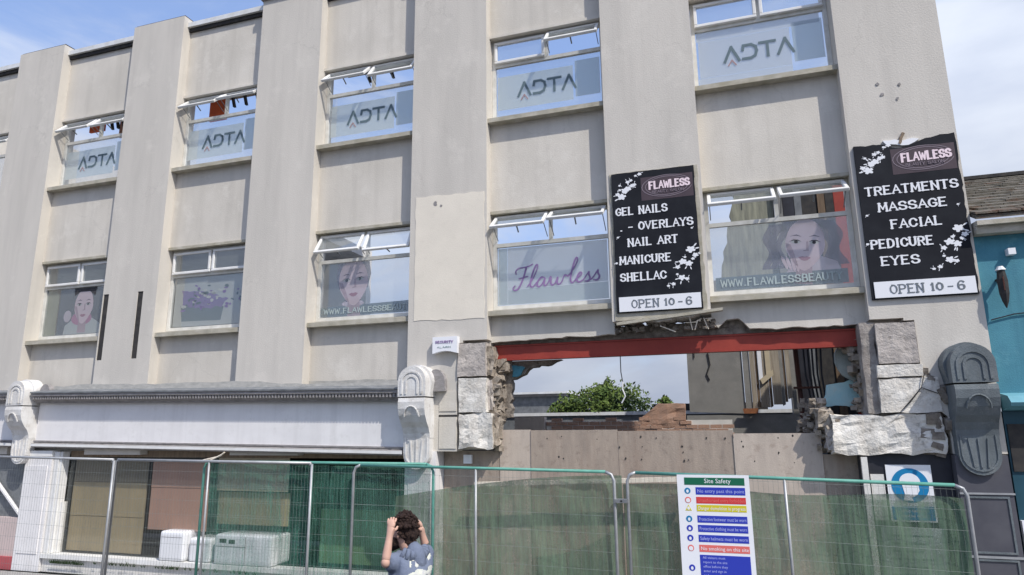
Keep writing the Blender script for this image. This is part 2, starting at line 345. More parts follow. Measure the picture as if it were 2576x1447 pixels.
ZW = [(5.86, 5.84, 5.36, 4.30), (9.04, 9.02, 8.57, 7.53)]     # head, frame top, transom, frame bottom
def spandrel(i, z0, z1, low=None):
    a, b = PX[i][1], PX[i+1][0]; bm = B()
    if low: prism(bm, [(a, z1)]+low+[(b, z1)], .2, .46)
    else: box(bm, a, b, .2, .46, z0, z1)
    obj('spandrel_wall', bm, M_wall, BL)
for i in range(6):
    a, b = PX[i][1], PX[i+1][0]
    spandrel(i, ZW[1][0], 10.60)
    spandrel(i, ZW[0][0], 7.42)
    if i < 4: spandrel(i, 2.05, 4.17)
    elif i == 4:
        spandrel(i, 0, 4.17, ragged([(a, 3.765), (-2.6, 3.785), (-2.05, 3.80), (b, 3.80)], .12, .018, {0, 1, 2}))
    else:
        spandrel(i, 0, 4.17, ragged([(a, 3.95), (.0, 3.82), (.12, 3.93), (.28, 3.94), (.42, 3.79), (.7, 3.775), (b, 3.76)], .09, .014, {0, 1, 3, 4, 5}))
    bm = B(); box(bm, a, b, .10, .60, 10.60, 10.70); obj('coping', bm, M_coping, BL)
    bm = B(); box(bm, a, b, .15, .5, 10.52, 10.599); obj('painted_coping_shade', bm, M_dark, BL)  # dark strip that paints in the shade below the coping
    for z in (7.42, 4.17):
        bm = B(); v0 = a+.002; v1 = b-.002
        prism_x(bm, [(.05, z), (.30, z), (.30, z+.115), (.08, z+.085), (.05, z+.075)], v0, v1)
        obj('window_sill', bm, M_sill, BL, bevel=.006)
    for z in (ZW[0][0], ZW[1][0]):      # drip moulding over the windows
        bm = B(); box(bm, a+.002, b-.002, .17, .30, z-.001, z+.05); obj('drip_mould', bm, M_sill if z < 7 else M_wall, BL)
bm = B(); box(bm, -17.9, -17.5, .5, 9, 0, 10.5); obj('end_wall', bm, M_wall, BL)
bm = B(); box(bm, -17.5, -7.3, .52, 3.0, 6.15, 6.35); box(bm, -17.5, -4.9, .52, 4.0, 2.75, 3.0); obj('floor_slab', bm, M_concrete, BL)
bm = B(); box(bm, -17.5, -7.3, 3.0, 3.2, 3.0, 6.35); obj('inner_wall', bm, M_concrete, BL)
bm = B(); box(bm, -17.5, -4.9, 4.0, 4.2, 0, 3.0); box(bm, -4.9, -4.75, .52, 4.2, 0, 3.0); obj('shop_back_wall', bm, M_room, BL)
# plaster patch on the fourth pilaster
bm = B(); prism(bm, ragged([(-4.66, 6.24), (-4.66, 4.15), (-3.45, 4.13), (-3.45, 6.21)], .12, .012), -.006, .01); obj('plaster_patch', bm, M_patch, BL)
for (u, v, r) in ((3290/1.4907, 310/1.4907+5, .028), (3307/1.4907, 355/1.4907, .03), (3372/1.4907, 318/1.4907, .024), (3365/1.4907, 370/1.4907, .024), (1095, 513, .05), (1110, 518, .025)):
    p = px(u, v, 0); bm = B(); n = 9
    prism(bm, [(p.x+math.cos(2*PI*k/n)*r*random.uniform(.6, 1.1), p.z+math.sin(2*PI*k/n)*r*random.uniform(.6, 1.2)) for k in range(n)], -.008, .002); obj('fixing_hole_stain', bm, M_cornice, BL)

# ---- glyphs --------------------------------------------------------------
G = {
'A': ['0,0 .35,1 .7,0', '.15,.36 .55,.36'], 'B': ['.08,0 .08,1 .42,1 .6,.88 .6,.64 .42,.52 .08,.52', '.42,.52 .66,.4 .66,.13 .45,0 .08,0'],
'C': ['.66,.75 .5,.97 .25,.97 .05,.7 .05,.3 .25,.03 .5,.03 .66,.25'], 'D': ['.08,0 .08,1 .4,1 .66,.75 .66,.25 .4,0 .08,0'],
'E': ['.6,1 .08,1 .08,0 .62,0', '.08,.52 .48,.52'], 'F': ['.6,1 .08,1 .08,0', '.08,.52 .48,.52'],
'G': ['.64,.78 .5,.97 .25,.97 .05,.7 .05,.3 .25,.03 .5,.03 .66,.22 .66,.45 .4,.45'], 'H': ['.08,0 .08,1', '.62,0 .62,1', '.08,.5 .62,.5'],
'I': ['.2,0 .2,1'], 'L': ['.08,1 .08,0 .6,0'], 'M': ['.05,0 .1,1 .4,.25 .7,1 .75,0'], 'N': ['.06,0 .06,1 .62,0 .62,1'],
'O': ['.25,.97 .05,.7 .05,.3 .25,.03 .47,.03 .66,.3 .66,.7 .47,.97 .25,.97'], 'P': ['.08,0 .08,1 .45,1 .64,.85 .64,.6 .45,.48 .08,.48'],
'R': ['.08,0 .08,1 .45,1 .62,.85 .62,.62 .45,.5 .08,.5', '.35,.5 .66,0'], 'S': ['.6,.8 .48,.98 .2,.98 .06,.8 .06,.65 .2,.53 .5,.47 .63,.33 .63,.18 .48,.02 .18,.02 .05,.2'],
'T': ['0,1 .66,1', '.33,1 .33,0'], 'U': ['.06,1 .06,.25 .22,.02 .45,.02 .62,.25 .62,1'], 'V': ['0,1 .33,0 .66,1'], 'W': ['0,1 .2,0 .42,.8 .64,0 .84,1'],
'Y': ['0,1 .33,.5 .66,1', '.33,.5 .33,0'], '1': ['.08,.8 .25,1 .25,0'], '0': ['.25,.97 .05,.7 .05,.3 .25,.03 .45,.03 .62,.3 .62,.7 .45,.97 .25,.97'],
'6': ['.58,.85 .42,.98 .22,.95 .06,.65 .06,.25 .2,.03 .45,.03 .6,.2 .6,.42 .45,.56 .22,.54 .08,.38'], '-': ['.05,.42 .5,.42'], '.': ['.1,.02 .2,.02'], ' ': []}
WD = {'I': .4, 'M': .8, 'W': .86, '1': .45, ' ': .45, '.': .3, '-': .55}
SER = {'A': [(0, 0), (.7, 0)], 'F': [(.08, 0), (.08, 1)], 'E': [(.08, 0), (.08, 1)], 'H': [(.08, 0), (.08, 1), (.62, 0), (.62, 1)], 'I': [(.2, 0), (.2, 1)], 'L': [(.08, 1), (.08, 0)],
       'M': [(.05, 0), (.75, 0), (.1, 1), (.7, 1)], 'N': [(.06, 0), (.06, 1), (.62, 1)], 'P': [(.08, 0), (.08, 1)], 'R': [(.08, 0), (.66, 0), (.08, 1)], 'T': [(.33, 0)], 'U': [(.06, 1), (.62, 1)],
       'V': [(0, 1), (.66, 1)], 'Y': [(.33, 0), (0, 1), (.66, 1)], 'B': [(.08, 0), (.08, 1)], 'D': [(.08, 0), (.08, 1)], '1': [(.25, 0)]}
SEGN = [0]
def seg(bm, a, b, t, y0, y1, cap=True):
    SEGN[0] += 1; y0 -= (SEGN[0] % 41)*2.5e-5
    a, b = Vector(a), Vector(b); d = b-a
    if d.length < 1e-6: return
    d.normalize(); n = Vector((-d.y, d.x))*t/2
    if cap: a = a-d*t*.45; b = b+d*t*.45
    q = [a+n, a-n, b-n, b+n]
    va = [bm.verts.new((p.x, y0, p.y)) for p in q]; vb = [bm.verts.new((p.x, y1, p.y)) for p in q]
    bm.faces.new(va)
    for i in range(4): bm.faces.new((va[i], va[(i+1) % 4], vb[(i+1) % 4], vb[i]))
def text_w(s, gap=.16): return sum(WD.get(c, .7)+gap for c in s)-gap
def lettering(name, s, x0, x1, zc, h, y, m, parent, t=.19, serif=True, slope=0):
    k = (x1-x0)/text_w(s); bm = B(); x = x0; j = 0
    for ch in s:
        for st in G[ch]:
            pts = [tuple(map(float, q.split(','))) for q in st.split()]
            if len(pts) >= 6 and ch not in 'MWE':
                qq = [pts[0]]
                for (ax, az), (bx_, bz) in zip(pts, pts[1:]): qq += [(ax*.78+bx_*.22, az*.78+bz*.22), (ax*.22+bx_*.78, az*.22+bz*.78)]
                pts = qq+[pts[-1]]
            for a, b in zip(pts, pts[1:]):
                j += 1; vert = abs(a[0]-b[0]) < .12*abs(a[1]-b[1])+.05
                seg(bm, (x+a[0]*k, zc-h/2+a[1]*h+slope*(x-x0)), (x+b[0]*k, zc-h/2+b[1]*h+slope*(x-x0)), h*t*(1.15 if vert else .75), y-.003-.00006*j, y+.001)
        if serif:
            for q in SER.get(ch, []):
                j += 1; seg(bm, (x+(q[0]-.13)*k, zc-h/2+q[1]*h), (x+(q[0]+.13)*k, zc-h/2+q[1]*h), h*.09, y-.003-.00006*j, y+.001)
        x += (WD.get(ch, .7)+.16)*k
    return obj(name, bm, m, parent)
def flat(bm, pts, y, y2=None):  # thin printed shape
    prism(bm, pts, y, y+.0008 if y2 is None else y2)
def ell(cx, cz, rx, rz, n=20, a=0):
    return [(cx+math.cos(2*PI*k/n)*rx*math.cos(a)-math.sin(2*PI*k/n)*rz*math.sin(a), cz+math.cos(2*PI*k/n)*rx*math.sin(a)+math.sin(2*PI*k/n)*rz*math.cos(a)) for k in range(n)]

# ---- windows -------------------------------------------------------------
def ring(bm, x0, x1, z0, z1, t, y0, y1):
    box(bm, x0, x1, y0, y1, z0, z0+t); box(bm, x0, x1, y0, y1, z1-t, z1)
    box(bm, x0, x0+t, y0, y1, z0+t, z1-t); box(bm, x1-t, x1, y0, y1, z0+t, z1-t)
state = {(1, 1): (43, 41), (2, 1): (46, 50), (3, 1): (45, 37), (4, 1): (0, 42), (5, 1): (0, 0), (0, 1): (0, 45),
         (0, 0): (0, 0), (1, 0): (0, 0), (2, 0): (0, 2), (3, 0): (33, 26), (4, 0): (52, 58), (5, 0): (51, 54)}
WIN = {}
for row in (0, 1):
    hd, zt, tr, zb = ZW[row]
    for i in range(6):
        a, b = PX[i][1]+.003, PX[i+1][0]-.003; zt2 = hd-.003
        bm = B(); ring(bm, a, b, zb, zt2, .06, .30, .36)
        box(bm, a+.06, b-.06, .302, .358, tr-.03, tr+.03); xm = (a+b)/2 + (.02 if i == 5 else 0)
        box(bm, xm-.028, xm+.028, .302, .358, tr+.03, zt2-.06)
        wn = obj('window', bm, M_frame, BL, bevel=.006); WIN[(i, row)] = wn
        bm = B(); box(bm, a+.06, b-.06, .326, .332, zb+.06, tr-.03); obj('pane', bm, M_glass, wn)
        for s, ang in enumerate(state[(i, row)]):
            x0, x1 = (a+.055, xm-.022) if s == 0 else (xm+.022, b-.055)
            z0, z1 = tr+.022, zt2-.045; H = z1-z0
            bm = B(); ring(bm, x0, x1, -H, 0, .05, -.052, -.002); bg_ = B(); box(bg_, x0+.05, x1-.05, -.03, -.024, -H+.05, -.05)
            Rt = Matrix.Translation(Vector((0, .30, z1))) @ Matrix.Rotation(-math.radians(ang), 4, 'X')
            bmesh.ops.transform(bm, matrix=Rt, verts=bm.verts[:]); bmesh.ops.transform(bg_, matrix=Rt, verts=bg_.verts[:])
            obj('sash', bm, M_white, wn, bevel=.008); obj('pane', bg_, M_glass, wn)
            if ang > 10:          # stays
                for xs in (x0+.03, x1-.03):
                    bs = B(); e = Rt @ Vector((xs, -.01, -H*.75)); tube(bs, [(xs, .31, z0+.06), tuple(e)], .007, 5); obj('stay', bs, M_lead, wn)
                bs = B(); tube(bs, [tuple(Rt @ Vector(((x0+x1)/2, .0, -H+.03))), tuple(Rt @ Vector(((x0+x1)/2, .12, -H+.06)))], .012, 5)
                obj('latch', bs, M_lead, wn)

# film with the four letters in the upper windows
def acta(i, dense):
    wn = WIN[(i, 1)]; a, b = PX[i][1]+.065, PX[i+1][0]-.065; zb, zt = ZW[1][3]+.06, ZW[1][2]-.03
    cx = (a+b)/2-.05; cz = (zb+zt)/2+.02; Wd = b-a
    bm = B(); box(bm, a+.03, a+Wd*.74, .3345, .3355, zb+.16, zt-.17); obj('film', bm, M_filmw if dense else M_film, wn)
    bm = B(); box(bm, a+Wd*.76, b-.02, .3345, .3355, zb+.20, zt-.10); obj('film', bm, M_film2, wn)
    if dense:
        bm = B(); box(bm, a+.01, a+Wd*.74, .3345, .3355, zb+.01, zb+.155); box(bm, a+.01, b-.05, .3345, .3355, zt-.165, zt-.01); obj('film', bm, M_filmw, wn)
    bm = B(); s = .25; x = cx-.46; y0 = .3225; y1 = .3255; t = .042
    def P(q): return (x+q[0]*s, cz-s/2+q[1]*s)
    def line(pts):
        for p, q in zip(pts, pts[1:]): seg(bm, P(p), P(q), t, y0-.0001*random.random(), y1)
    line([(0, 0), (.42, .95), (.84, 0)]); x += .27
    line([(.0, .62), (.05, .92), (.5, .92), (.75, .75), (.8, .45), (.7, .15), (.45, .03), (.0, .03)]); x += .25
    line([(0, .92), (.86, .92)]); line([(.43, .92), (.43, 0)]); x += .255
    line([(0, 0), (.42, .95), (.84, 0)])
    obj('lettering', bm, M_vinyl, wn)
    bm = B(); x = cx-.46; s = .25; t = .018; line([(.2, -.28), (.42, .06), (.64, -.28)]); obj('lettering', bm, M_vred, wn)
for i in (1, 2, 3, 4, 5): acta(i, i == 5)

YP = .3345   # print lies just behind the glass
def face(wn, cx, cz, s, hair=True, tilt=0.0, skin=M_fskin, eyes=True):
    def T(dx, dz):
        c, sn = math.cos(tilt), math.sin(tilt); return (cx+(dx*c-dz*sn)*s, cz+(dx*sn+dz*c)*s)
    def P_(pts, m, k):
        bm = B(); flat(bm, [T(*p) for p in pts], YP-.0012*k, YP-.0012*k+.0009); obj('print', bm, m, wn)
    egg = []
    for q_ in range(28):
        th = 2*PI*q_/28; z_ = math.sin(th)*.5; wd = .34*(1 if z_ > -.05 else 1-.42*((-.05-z_)/.45)**1.5); egg.append((math.cos(th)*wd, z_))
    P_([(-.15, -.75), (.15, -.75), (.13, -.3), (-.13, -.3)], M_fskin2, 0)
    P_(egg, skin, 1)
    P_([(-.34, .02), (-.30, -.12), (-.18, -.36), (-.10, -.44), (-.17, -.2), (-.25, .0)], M_fskin2, 2)      # cheek turned from the light
    P_([(.02, .06), (.055, .06), (.07, -.12), (-.02, -.13), (-.03, -.11), (.02, -.1)], M_fskin2, 2)         # nose
    for sx in (-1, 1):
        P_([(sx*.07, .045), (sx*.12, .075), (sx*.2, .075), (sx*.25, .04), (sx*.19, .015), (sx*.11, .015)], M_fpale, 2)
        P_(ell(sx*.155, .045, .034, .032, 10), M_fdark, 3)
        P_([(sx*.06, .05), (sx*.12, .088), (sx*.2, .09), (sx*.275, .05), (sx*.2, .072), (sx*.12, .07)], M_fdark, 4)
        P_([(sx*.06, .15), (sx*.15, .19), (sx*.27, .15), (sx*.15, .165)], M_fhair, 2)
    P_([(-.11, -.25), (-.04, -.225), (0, -.235), (.04, -.225), (.11, -.25), (.05, -.3), (0, -.31), (-.05, -.3)], M_flip, 2)
def poly(wn, pts, m, k=0):
    bm = B(); flat(bm, pts, YP-.0012*k, YP-.0012*k+.0009); obj('print', bm, m, wn)  # also draws the painted reflections of the second lower window

# first lower window: dark portrait in pink collar
wn = WIN[(1, 0)]; a, b = PX[1][1]+.065, PX[2][0]-.065; zb, zt = 4.36, 5.33
poly(wn, [(a+.35, zb+.02), (b-.02, zb+.02), (b-.02, zt-.02), (a+.35, zt-.02)], M_fdark, 0)
poly(wn, [(a+.02, zb+.02), (a+.33, zb+.02), (a+.33, zt-.1), (a+.18, zt-.02), (a+.02, zt-.02)], M_fgreen, 0)
poly(wn, [(a+.55, zb+.02), (a+1.55, zb+.02), (a+1.48, zb+.22), (a+1.25, zb+.34), (a+.8, zb+.34), (a+.58, zb+.2)], M_fpale, 1); poly(wn, ell(a+1.0, 4.69, .27, .14), M_fpink, 2); poly(wn, ell(a+.62, 4.75, .1, .12), M_fskin, 2)
poly(wn, ell(a+1.03, 5.04, .36, .29, 22), M_fdark, 2); YP -= .004; face(wn, a+1.03, 4.94, .72); YP += .004
poly(wn, [(a+.74, 5.32), (a+.76, 5.16), (a+.9, 5.24), (a+1.16, 5.24), (a+1.3, 5.14), (a+1.34, 5.32)], M_fdark, 8)
# second: interior reflections, painted as purple, grey and pale film shapes
wn = WIN[(2, 0)]; a, b = PX[2][1]+.065, PX[3][0]-.065
poly(wn, [(a+.05, zb+.02), (b-.05, zb+.02), (b-.05, zt-.02), (a+.05, zt-.02)], M_fpale, 0)
poly(wn, [(a+.25, zb+.12), (a+1.15, zb+.1), (a+1.2, zb+.36), (a+.2, zb+.42)], M_fband, 1)
poly(wn, ragged([(a+.25, zb+.4), (a+1.15, zb+.34), (a+1.3, zb+.5), (a+.75, zb+.66), (a+.2, zb+.72)], .08, .03), M_fpurple, 2)
for k in range(60): poly(wn, ragged(ell(a+random.uniform(.2, 1.72), zb+random.uniform(.3, .62)+(.2*random.random()), random.uniform(.02, .07), random.uniform(.012, .035), 7, random.uniform(-.5, .2)), .02, .006), (M_fpurple, M_fband, M_fpale)[k % 3], 3)
# third: woman's face over text band
wn = WIN[(3, 0)]; a, b = PX[3][1]+.065, PX[4][0]-.065
poly(wn, [(a+.01, zb+.02), (b-.01, zb+.02), (b-.01, zb+.22), (a+.01, zb+.19)], M_fband, 0)
poly(wn, [(a+.33, 5.32), (a+.30, 5.05), (a+.36, 4.85), (a+.92, 4.85), (a+.98, 5.1), (a+.94, 5.32)], M_fhair, 0); poly(wn, ell(a+.64, 4.59, .22, .06), M_fskin, 1); poly(wn, ell(a+.64, 4.645, .16, .03), M_fhair, 2)
YP -= .003; face(wn, a+.64, 4.97, .84, tilt=.05, skin=M_fskin); YP += .003
lettering('lettering', 'WWW.FLAWLESSBEAUTY', a+.08, b-.04, zb+.11, .085, .3255, M_fletter, wn, t=.2, serif=False, slope=.0)
# fourth: script word
wn = WIN[(4, 0)]; a, b = PX[4][1]+.065, PX[5][0]-.065
poly(wn, [(a+.02, zb+.02), (a+.17, zb+.02), (a+.17, zt-.02), (a+.02, zt-.02)], M_film2, 0)
poly(wn, [(a+.175, zb+.26), (b-.02, zb+.29), (b-.02, zt-.02), (a+.175, zt-.02)], M_filmw, 0)
poly(wn, [(a+.175, zb+.02), (b-.02, zb+.02), (b-.02, zb+.285), (a+.175, zb+.255)], M_film2, 0)
def script(wn, x0, z0, s, m):
    strokes = [  # F
     [(.05,.72),(.0,.85),(.12,.98),(.35,.97),(.6,1.0),(.74,1.08)], [(.48,.98),(.42,.6),(.3,.2),(.18,.02),(.02,.0),(-.04,.12),(.05,.2)], [(.2,.5),(.4,.53),(.58,.56)],
     # l
     [(.62,.12),(.78,.3),(.98,.8),(1.0,1.02),(.9,1.02),(.8,.7),(.72,.25),(.78,.06),(.9,.08),(1.02,.25)],
     # a
     [(1.34,.42),(1.2,.46),(1.06,.3),(1.04,.1),(1.14,.03),(1.28,.14),(1.38,.44),(1.34,.15),(1.4,.04),(1.52,.14),(1.6,.34)],
     # w
     [(1.56,.36),(1.64,.44),(1.64,.12),(1.74,.03),(1.86,.14),(1.94,.42),(1.92,.12),(2.0,.03),(2.14,.12),(2.2,.4),(2.26,.42),(2.38,.36)],
     # l
     [(2.38,.36),(2.52,.52),(2.72,.9),(2.74,1.1),(2.65,1.12),(2.56,.8),(2.48,.25),(2.54,.05),(2.64,.06),(2.74,.18)],
     # e
     [(2.72,.18),(2.94,.32),(2.98,.43),(2.88,.46),(2.78,.3),(2.78,.1),(2.9,.03),(3.06,.12)],
     # s s
     [(3.06,.12),(3.28,.46),(3.26,.34),(3.36,.16),(3.28,.03),(3.14,.05)], [(3.3,.06),(3.46,.14),(3.66,.5),(3.64,.36),(3.76,.18),(3.66,.03),(3.5,.07)]]
    bm = B(); j = 0
    for st in strokes:
        p3 = [(x0+(x+.12*z)*s, z0+(z+.045*x)*s) for x, z in st]
        for _ in range(2):        # round the corners
            q = [p3[0]]
            for (ax, az), (bx_, bz) in zip(p3, p3[1:]): q += [(ax*.75+bx_*.25, az*.75+bz*.25), (ax*.25+bx_*.75, az*.25+bz*.75)]
            p3 = q+[p3[-1]]
        for (p, q) in zip(p3, p3[1:]):
            j += 1; dz = q[1]-p[1]; t = .030 if dz < 0 else .021
            seg(bm, p, q, t*s/.34*.85, .3225-.00001*j, .3255)
    obj('lettering', bm, m, wn)
script(wn, a+.27, 4.60, .37, M_vpurple)
# fifth: woman with wavy hair and hand, text band
wn = WIN[(5, 0)]; a, b = PX[5][1]+.065, PX[6][0]-.065
poly(wn, [(a+.03, zb+.02), (b-.06, zb+.02), (b-.06, zb+.22), (a+.03, zb+.21)], M_fband, 0)
for q_, (dx, sg) in enumerate(((.98, -1), (.90, -1), (.83, -1), (1.54, 1), (1.61, 1), (1.66, 1))):      # wavy locks
    L1 = [(a+dx+.045*math.sin(k*.9+q_)+sg*.02*k*.3, zb+.93-.065*k) for k in range(11)]
    poly(wn, [(p_[0]-.05, p_[1]) for p_ in L1]+[(p_[0]+.05, p_[1]) for p_ in L1[::-1]], M_fhair, q_ % 3)
poly(wn, [(a+.95, zb+.8), (a+1.0, zb+.96), (a+1.55, zb+.96), (a+1.62, zb+.8), (a+1.5, zb+.82), (a+1.28, zb+.9), (a+1.08, zb+.84)], M_fhair, 0)
poly(wn, [(a+1.0, zb+.215), (a+1.7, zb+.215), (a+1.66, zb+.33), (a+1.45, zb+.42), (a+1.2, zb+.4), (a+1.05, zb+.3)], M_fskin, 2)
YP -= .005; face(wn, a+1.27, zb+.60, .76, tilt=-.12)
for k in range(4): poly(wn, ell(a+.98+k*.055, zb+.36-.015*k, .024, .11, 8, .35-.1*k), M_fskin, 2)
YP += .005
lettering('lettering', 'WWW.FLAWLESSBEAUTY', a+.1, b-.14, zb+.12, .10, .3255, M_fletter, wn, t=.2, serif=False)

# ------------------------------------------------------------------ left shopfront (part of the building)
SL = -.016
def zz(z, x): return z+SL*(x+8)
def run(bm, prof, x0, x1, n=8):        # sloped moulding: profile in y,z pushed along x with the street's fall
    rings = []
    for k in range(n+1):
        x = x0+(x1-x0)*k/n; rings.append([bm.verts.new((x, y, zz(z, x))) for y, z in prof])
    m_ = len(prof)
    for k in range(n):
        for j in range(m_): bm.faces.new((rings[k][j], rings[k][(j+1) % m_], rings[k+1][(j+1) % m_], rings[k+1][j]))
    bm.faces.new(rings[0]); bm.faces.new(rings[-1][::-1])
SEG = ((-12.48, -4.75), (-18.5, -12.98))
for x0, x1 in SEG:
    bm = B(); run(bm, [(.0, 3.19), (-.28, 3.135), (-.28, 3.11), (.0, 3.10)], x0, x1); obj('lead_flashing', bm, M_lead, BL)
    bm = B(); run(bm, [(.0, 3.098), (-.26, 3.108), (-.26, 3.06), (-.22, 3.04), (-.21, 2.99), (-.15, 2.96), (-.14, 2.93), (.0, 2.93)], x0, x1); obj('cornice', bm, M_cornice, BL)
    bm = B()
    xx = x0+.05
    while xx < x1-.05:
        z_ = zz(3.04, xx); box(bm, xx, xx+.03, -.245, -.215, z_-.045, z_+.01); xx += .06
    o = obj('dentils', bm, M_cornice, BL); o['kind'] = 'stuff'
    bm = B(); run(bm, [(.0, 2.93), (-.05, 2.93), (-.05, 2.24), (.0, 2.24)], x0, x1); obj('fascia_board', bm, M_fascia, BL)
    bm = B(); run(bm, [(.0, 2.24), (-.09, 2.24), (-.09, 2.215), (-.075, 2.20), (-.13, 2.185), (-.13, 2.13), (-.10, 2.11), (.0, 2.11)], x0, x1); obj('lower_moulding', bm, M_cornice, BL)
    bm = B(); run(bm, [(-.131, 2.18), (-.136, 2.18), (-.136, 2.135), (-.131, 2.135)], x0, x1); obj('moulding_bead', bm, M_white, BL)
bm = B(); box(bm, -12.97, -12.49, -.02, 0, 2.2, 3.3); obj('bracket_backboard', bm, M_fascia, BL)
bm = B(); prism(bm, ragged([(-12.4, 3.24), (-4.78, 3.12), (-4.78, 3.20), (-6.6, 3.20), (-8.05, 3.30), (-9.8, 3.29), (-11.2, 3.34), (-12.4, 3.30)], .22, .014, {2, 3, 4, 5, 6}), -.004, .001)
for (xa, xb) in ((-6.69, -4.77), (-9.97, -8.06)): prism(bm, ragged([(xa, 3.10), (xb, 3.10), (xb, 3.25), (xa, 3.27)], .2, .014, {2}), .196, .201)
obj('grime_stain', bm, mat('grey_green_grime', (.36, .355, .33), (.50, .485, .45), scale=7, stretch=(1, 1, 2.5), bump=.3), BL)
# window posts, sill, riser
bm = B(); box(bm, -11.98, -11.86, -.02, .12, .32, 2.10); box(bm, -11.855, -11.80, .0, .14, .32, 2.10); box(bm, -11.79, -11.74, .06, .16, .32, 1.2); obj('shop_window_post', bm, M_white, BL, bevel=.01)
bm = B(); box(bm, -11.98, -4.78, -.06, .16, .24, .315); obj('shop_sill', bm, M_white, BL, bevel=.01)
bm = B(); box(bm, -11.98, -4.78, 0, .2, 0, .24); obj('stall_riser', bm, M_concrete, BL)
bm = B(); box(bm, -11.80, -4.78, .16, .2, 2.0, 2.11); obj('window_head', bm, M_timber, BL)
bm = B(); box(bm, -11.74, -6.98, .12, .126, .32, 2.0); obj('shop_pane', bm, M_glassd, BL)
bm = B(); box(bm, -12.66, -12.0, -.05, .3, 0, 2.02); box(bm, -12.58, -12.08, -.062, -.05, .3, 1.85); obj('shop_pilaster', bm, M_fascia, BL, bevel=.008)
bm = B(); box(bm, -12.70, -11.99, -.07, .3, 2.02, 2.12); obj('shop_pilaster_cap', bm, M_white, BL, bevel=.01)
bm = B(); box(bm, -4.745, -4.23, -.03, .4, 0, 2.119); box(bm, -4.68, -4.3, -.042, -.03, .3, 1.8); obj('shop_pilaster', bm, M_fascia, BL, bevel=.008)
# next shop on the left
bm = B(); box(bm, -16.5, -12.665, .1, .14, .9, 2.1); obj('shop_pane', bm, M_lead, BL)
bm = B(); box(bm, -16.5, -12.665, .0, .2, 0, .9); obj('stall_riser', bm, mat('pink_render', (.55, .45, .43), (.5, .42, .4), scale=3), BL)
bm = B(); box(bm, -16.5, -12.665, -.05, .0, 0, .22); obj('red_plinth', bm, mat('red_plinth', (.42, .09, .10), (.35, .08, .09), scale=4), BL)
bm = B(); tube(bm, [(-14.1, .05, 2.05), (-12.70, .02, .95)], .035, 6); obj('window_bar', bm, M_fascia, BL)

# things in the left shop window
def board(x0, x1, z0, z1, y, m, label, name='board', seams=(), mm=None):
    t = thing(name, ((x0+x1)/2, y, z0), label, 'board')
    zs = [z0]+list(seams)+[z1]
    for k, (p, q) in enumerate(zip(zs, zs[1:])):
        bm = B(); box(bm, x0+random.uniform(0, .01), x1-random.uniform(0, .01), y-.006*(k % 2), y+.02, p+.004, q-.004); obj('sheet', bm, (mm[k] if mm else m), t, bevel=.002)
    return t
board(-11.72, -9.98, .34, 1.98, .22, M_olive, 'tall olive brown board blocking the leftmost shop window behind bare fence posts', seams=(.95, 1.55), mm=[M_olive, M_olive, M_olived])
board(-9.84, -8.58, .77, 1.97, .18, M_pinkb, 'pinkish brown board leaning in the shop window above the white appliance', seams=(1.48,))
board(-8.42, -6.98, 1.45, 2.0, .18, M_tan, 'short tan board high in the shop window behind green netting', seams=())
board(-8.42, -6.98, .9, 1.43, .24, M_olive, 'dull olive board below the short tan board behind green netting', seams=())
bm = B(); box(bm, -6.6, -5.0, .6, .64, .3, 1.15); tag(obj('green_board', bm, mat('green_board', (.12, .2, .09), (.1, .16, .07), scale=3)), 'low dark green board inside the shaded shop doorway near the white pilaster', 'board')
def appliance(x0, x1, z0, z1, y0, label, panel=True):
    t = thing('white_appliance', ((x0+x1)/2, y0, z0), label, 'appliance', None)
    bm = B(); box(bm, x0, x1, y0, y0+.5, z0, z1); bmesh.ops.bevel(bm, geom=bm.edges[:], offset=.06, segments=3, profile=.6, affect='EDGES'); obj('cabinet', bm, M_appl, t, smooth=False)
    if panel:
        bm = B(); box(bm, x0+.12, x0+.25, y0-.005, y0, z1-.13, z1-.07); box(bm, x0+.3, x0+.42, y0-.005, y0, z1-.14, z1-.08); obj('display', bm, M_dark, t)
        bm = B(); box(bm, x0+.05, x1-.5, y0-.004, y0, z1-.19, z1-.18); box(bm, x0+.62, x0+.63, y0-.004, y0, z0+.03, z1-.03); obj('door_gap', bm, M_cornice, t)
    else:
        bm = B(); box(bm, x0+.05, x1-.05, y0-.003, y0, z1-.1, z1-.094); obj('lid_gap', bm, M_cornice, t)
appliance(-9.33, -8.80, .316, .80, -.05, 'plain white rounded appliance on the shop sill below the pink brown board', False)
appliance(-8.75, -8.3, .316, .70, .0, 'narrow white appliance squeezed between the plain white one and the one with dark displays', False)
appliance(-8.19, -7.05, .316, .79, -.05, 'wide white appliance with two dark displays standing behind green netting')

M_brw = mat('old_white_paint', (.76, .755, .74), (.62, .60, .57), scale=5, rough=.6, bump=.35, bscale=35, streak=(.45, .43, .40), spots=(.40, .37, .33), spot_scale=9, spot_amt=.6)
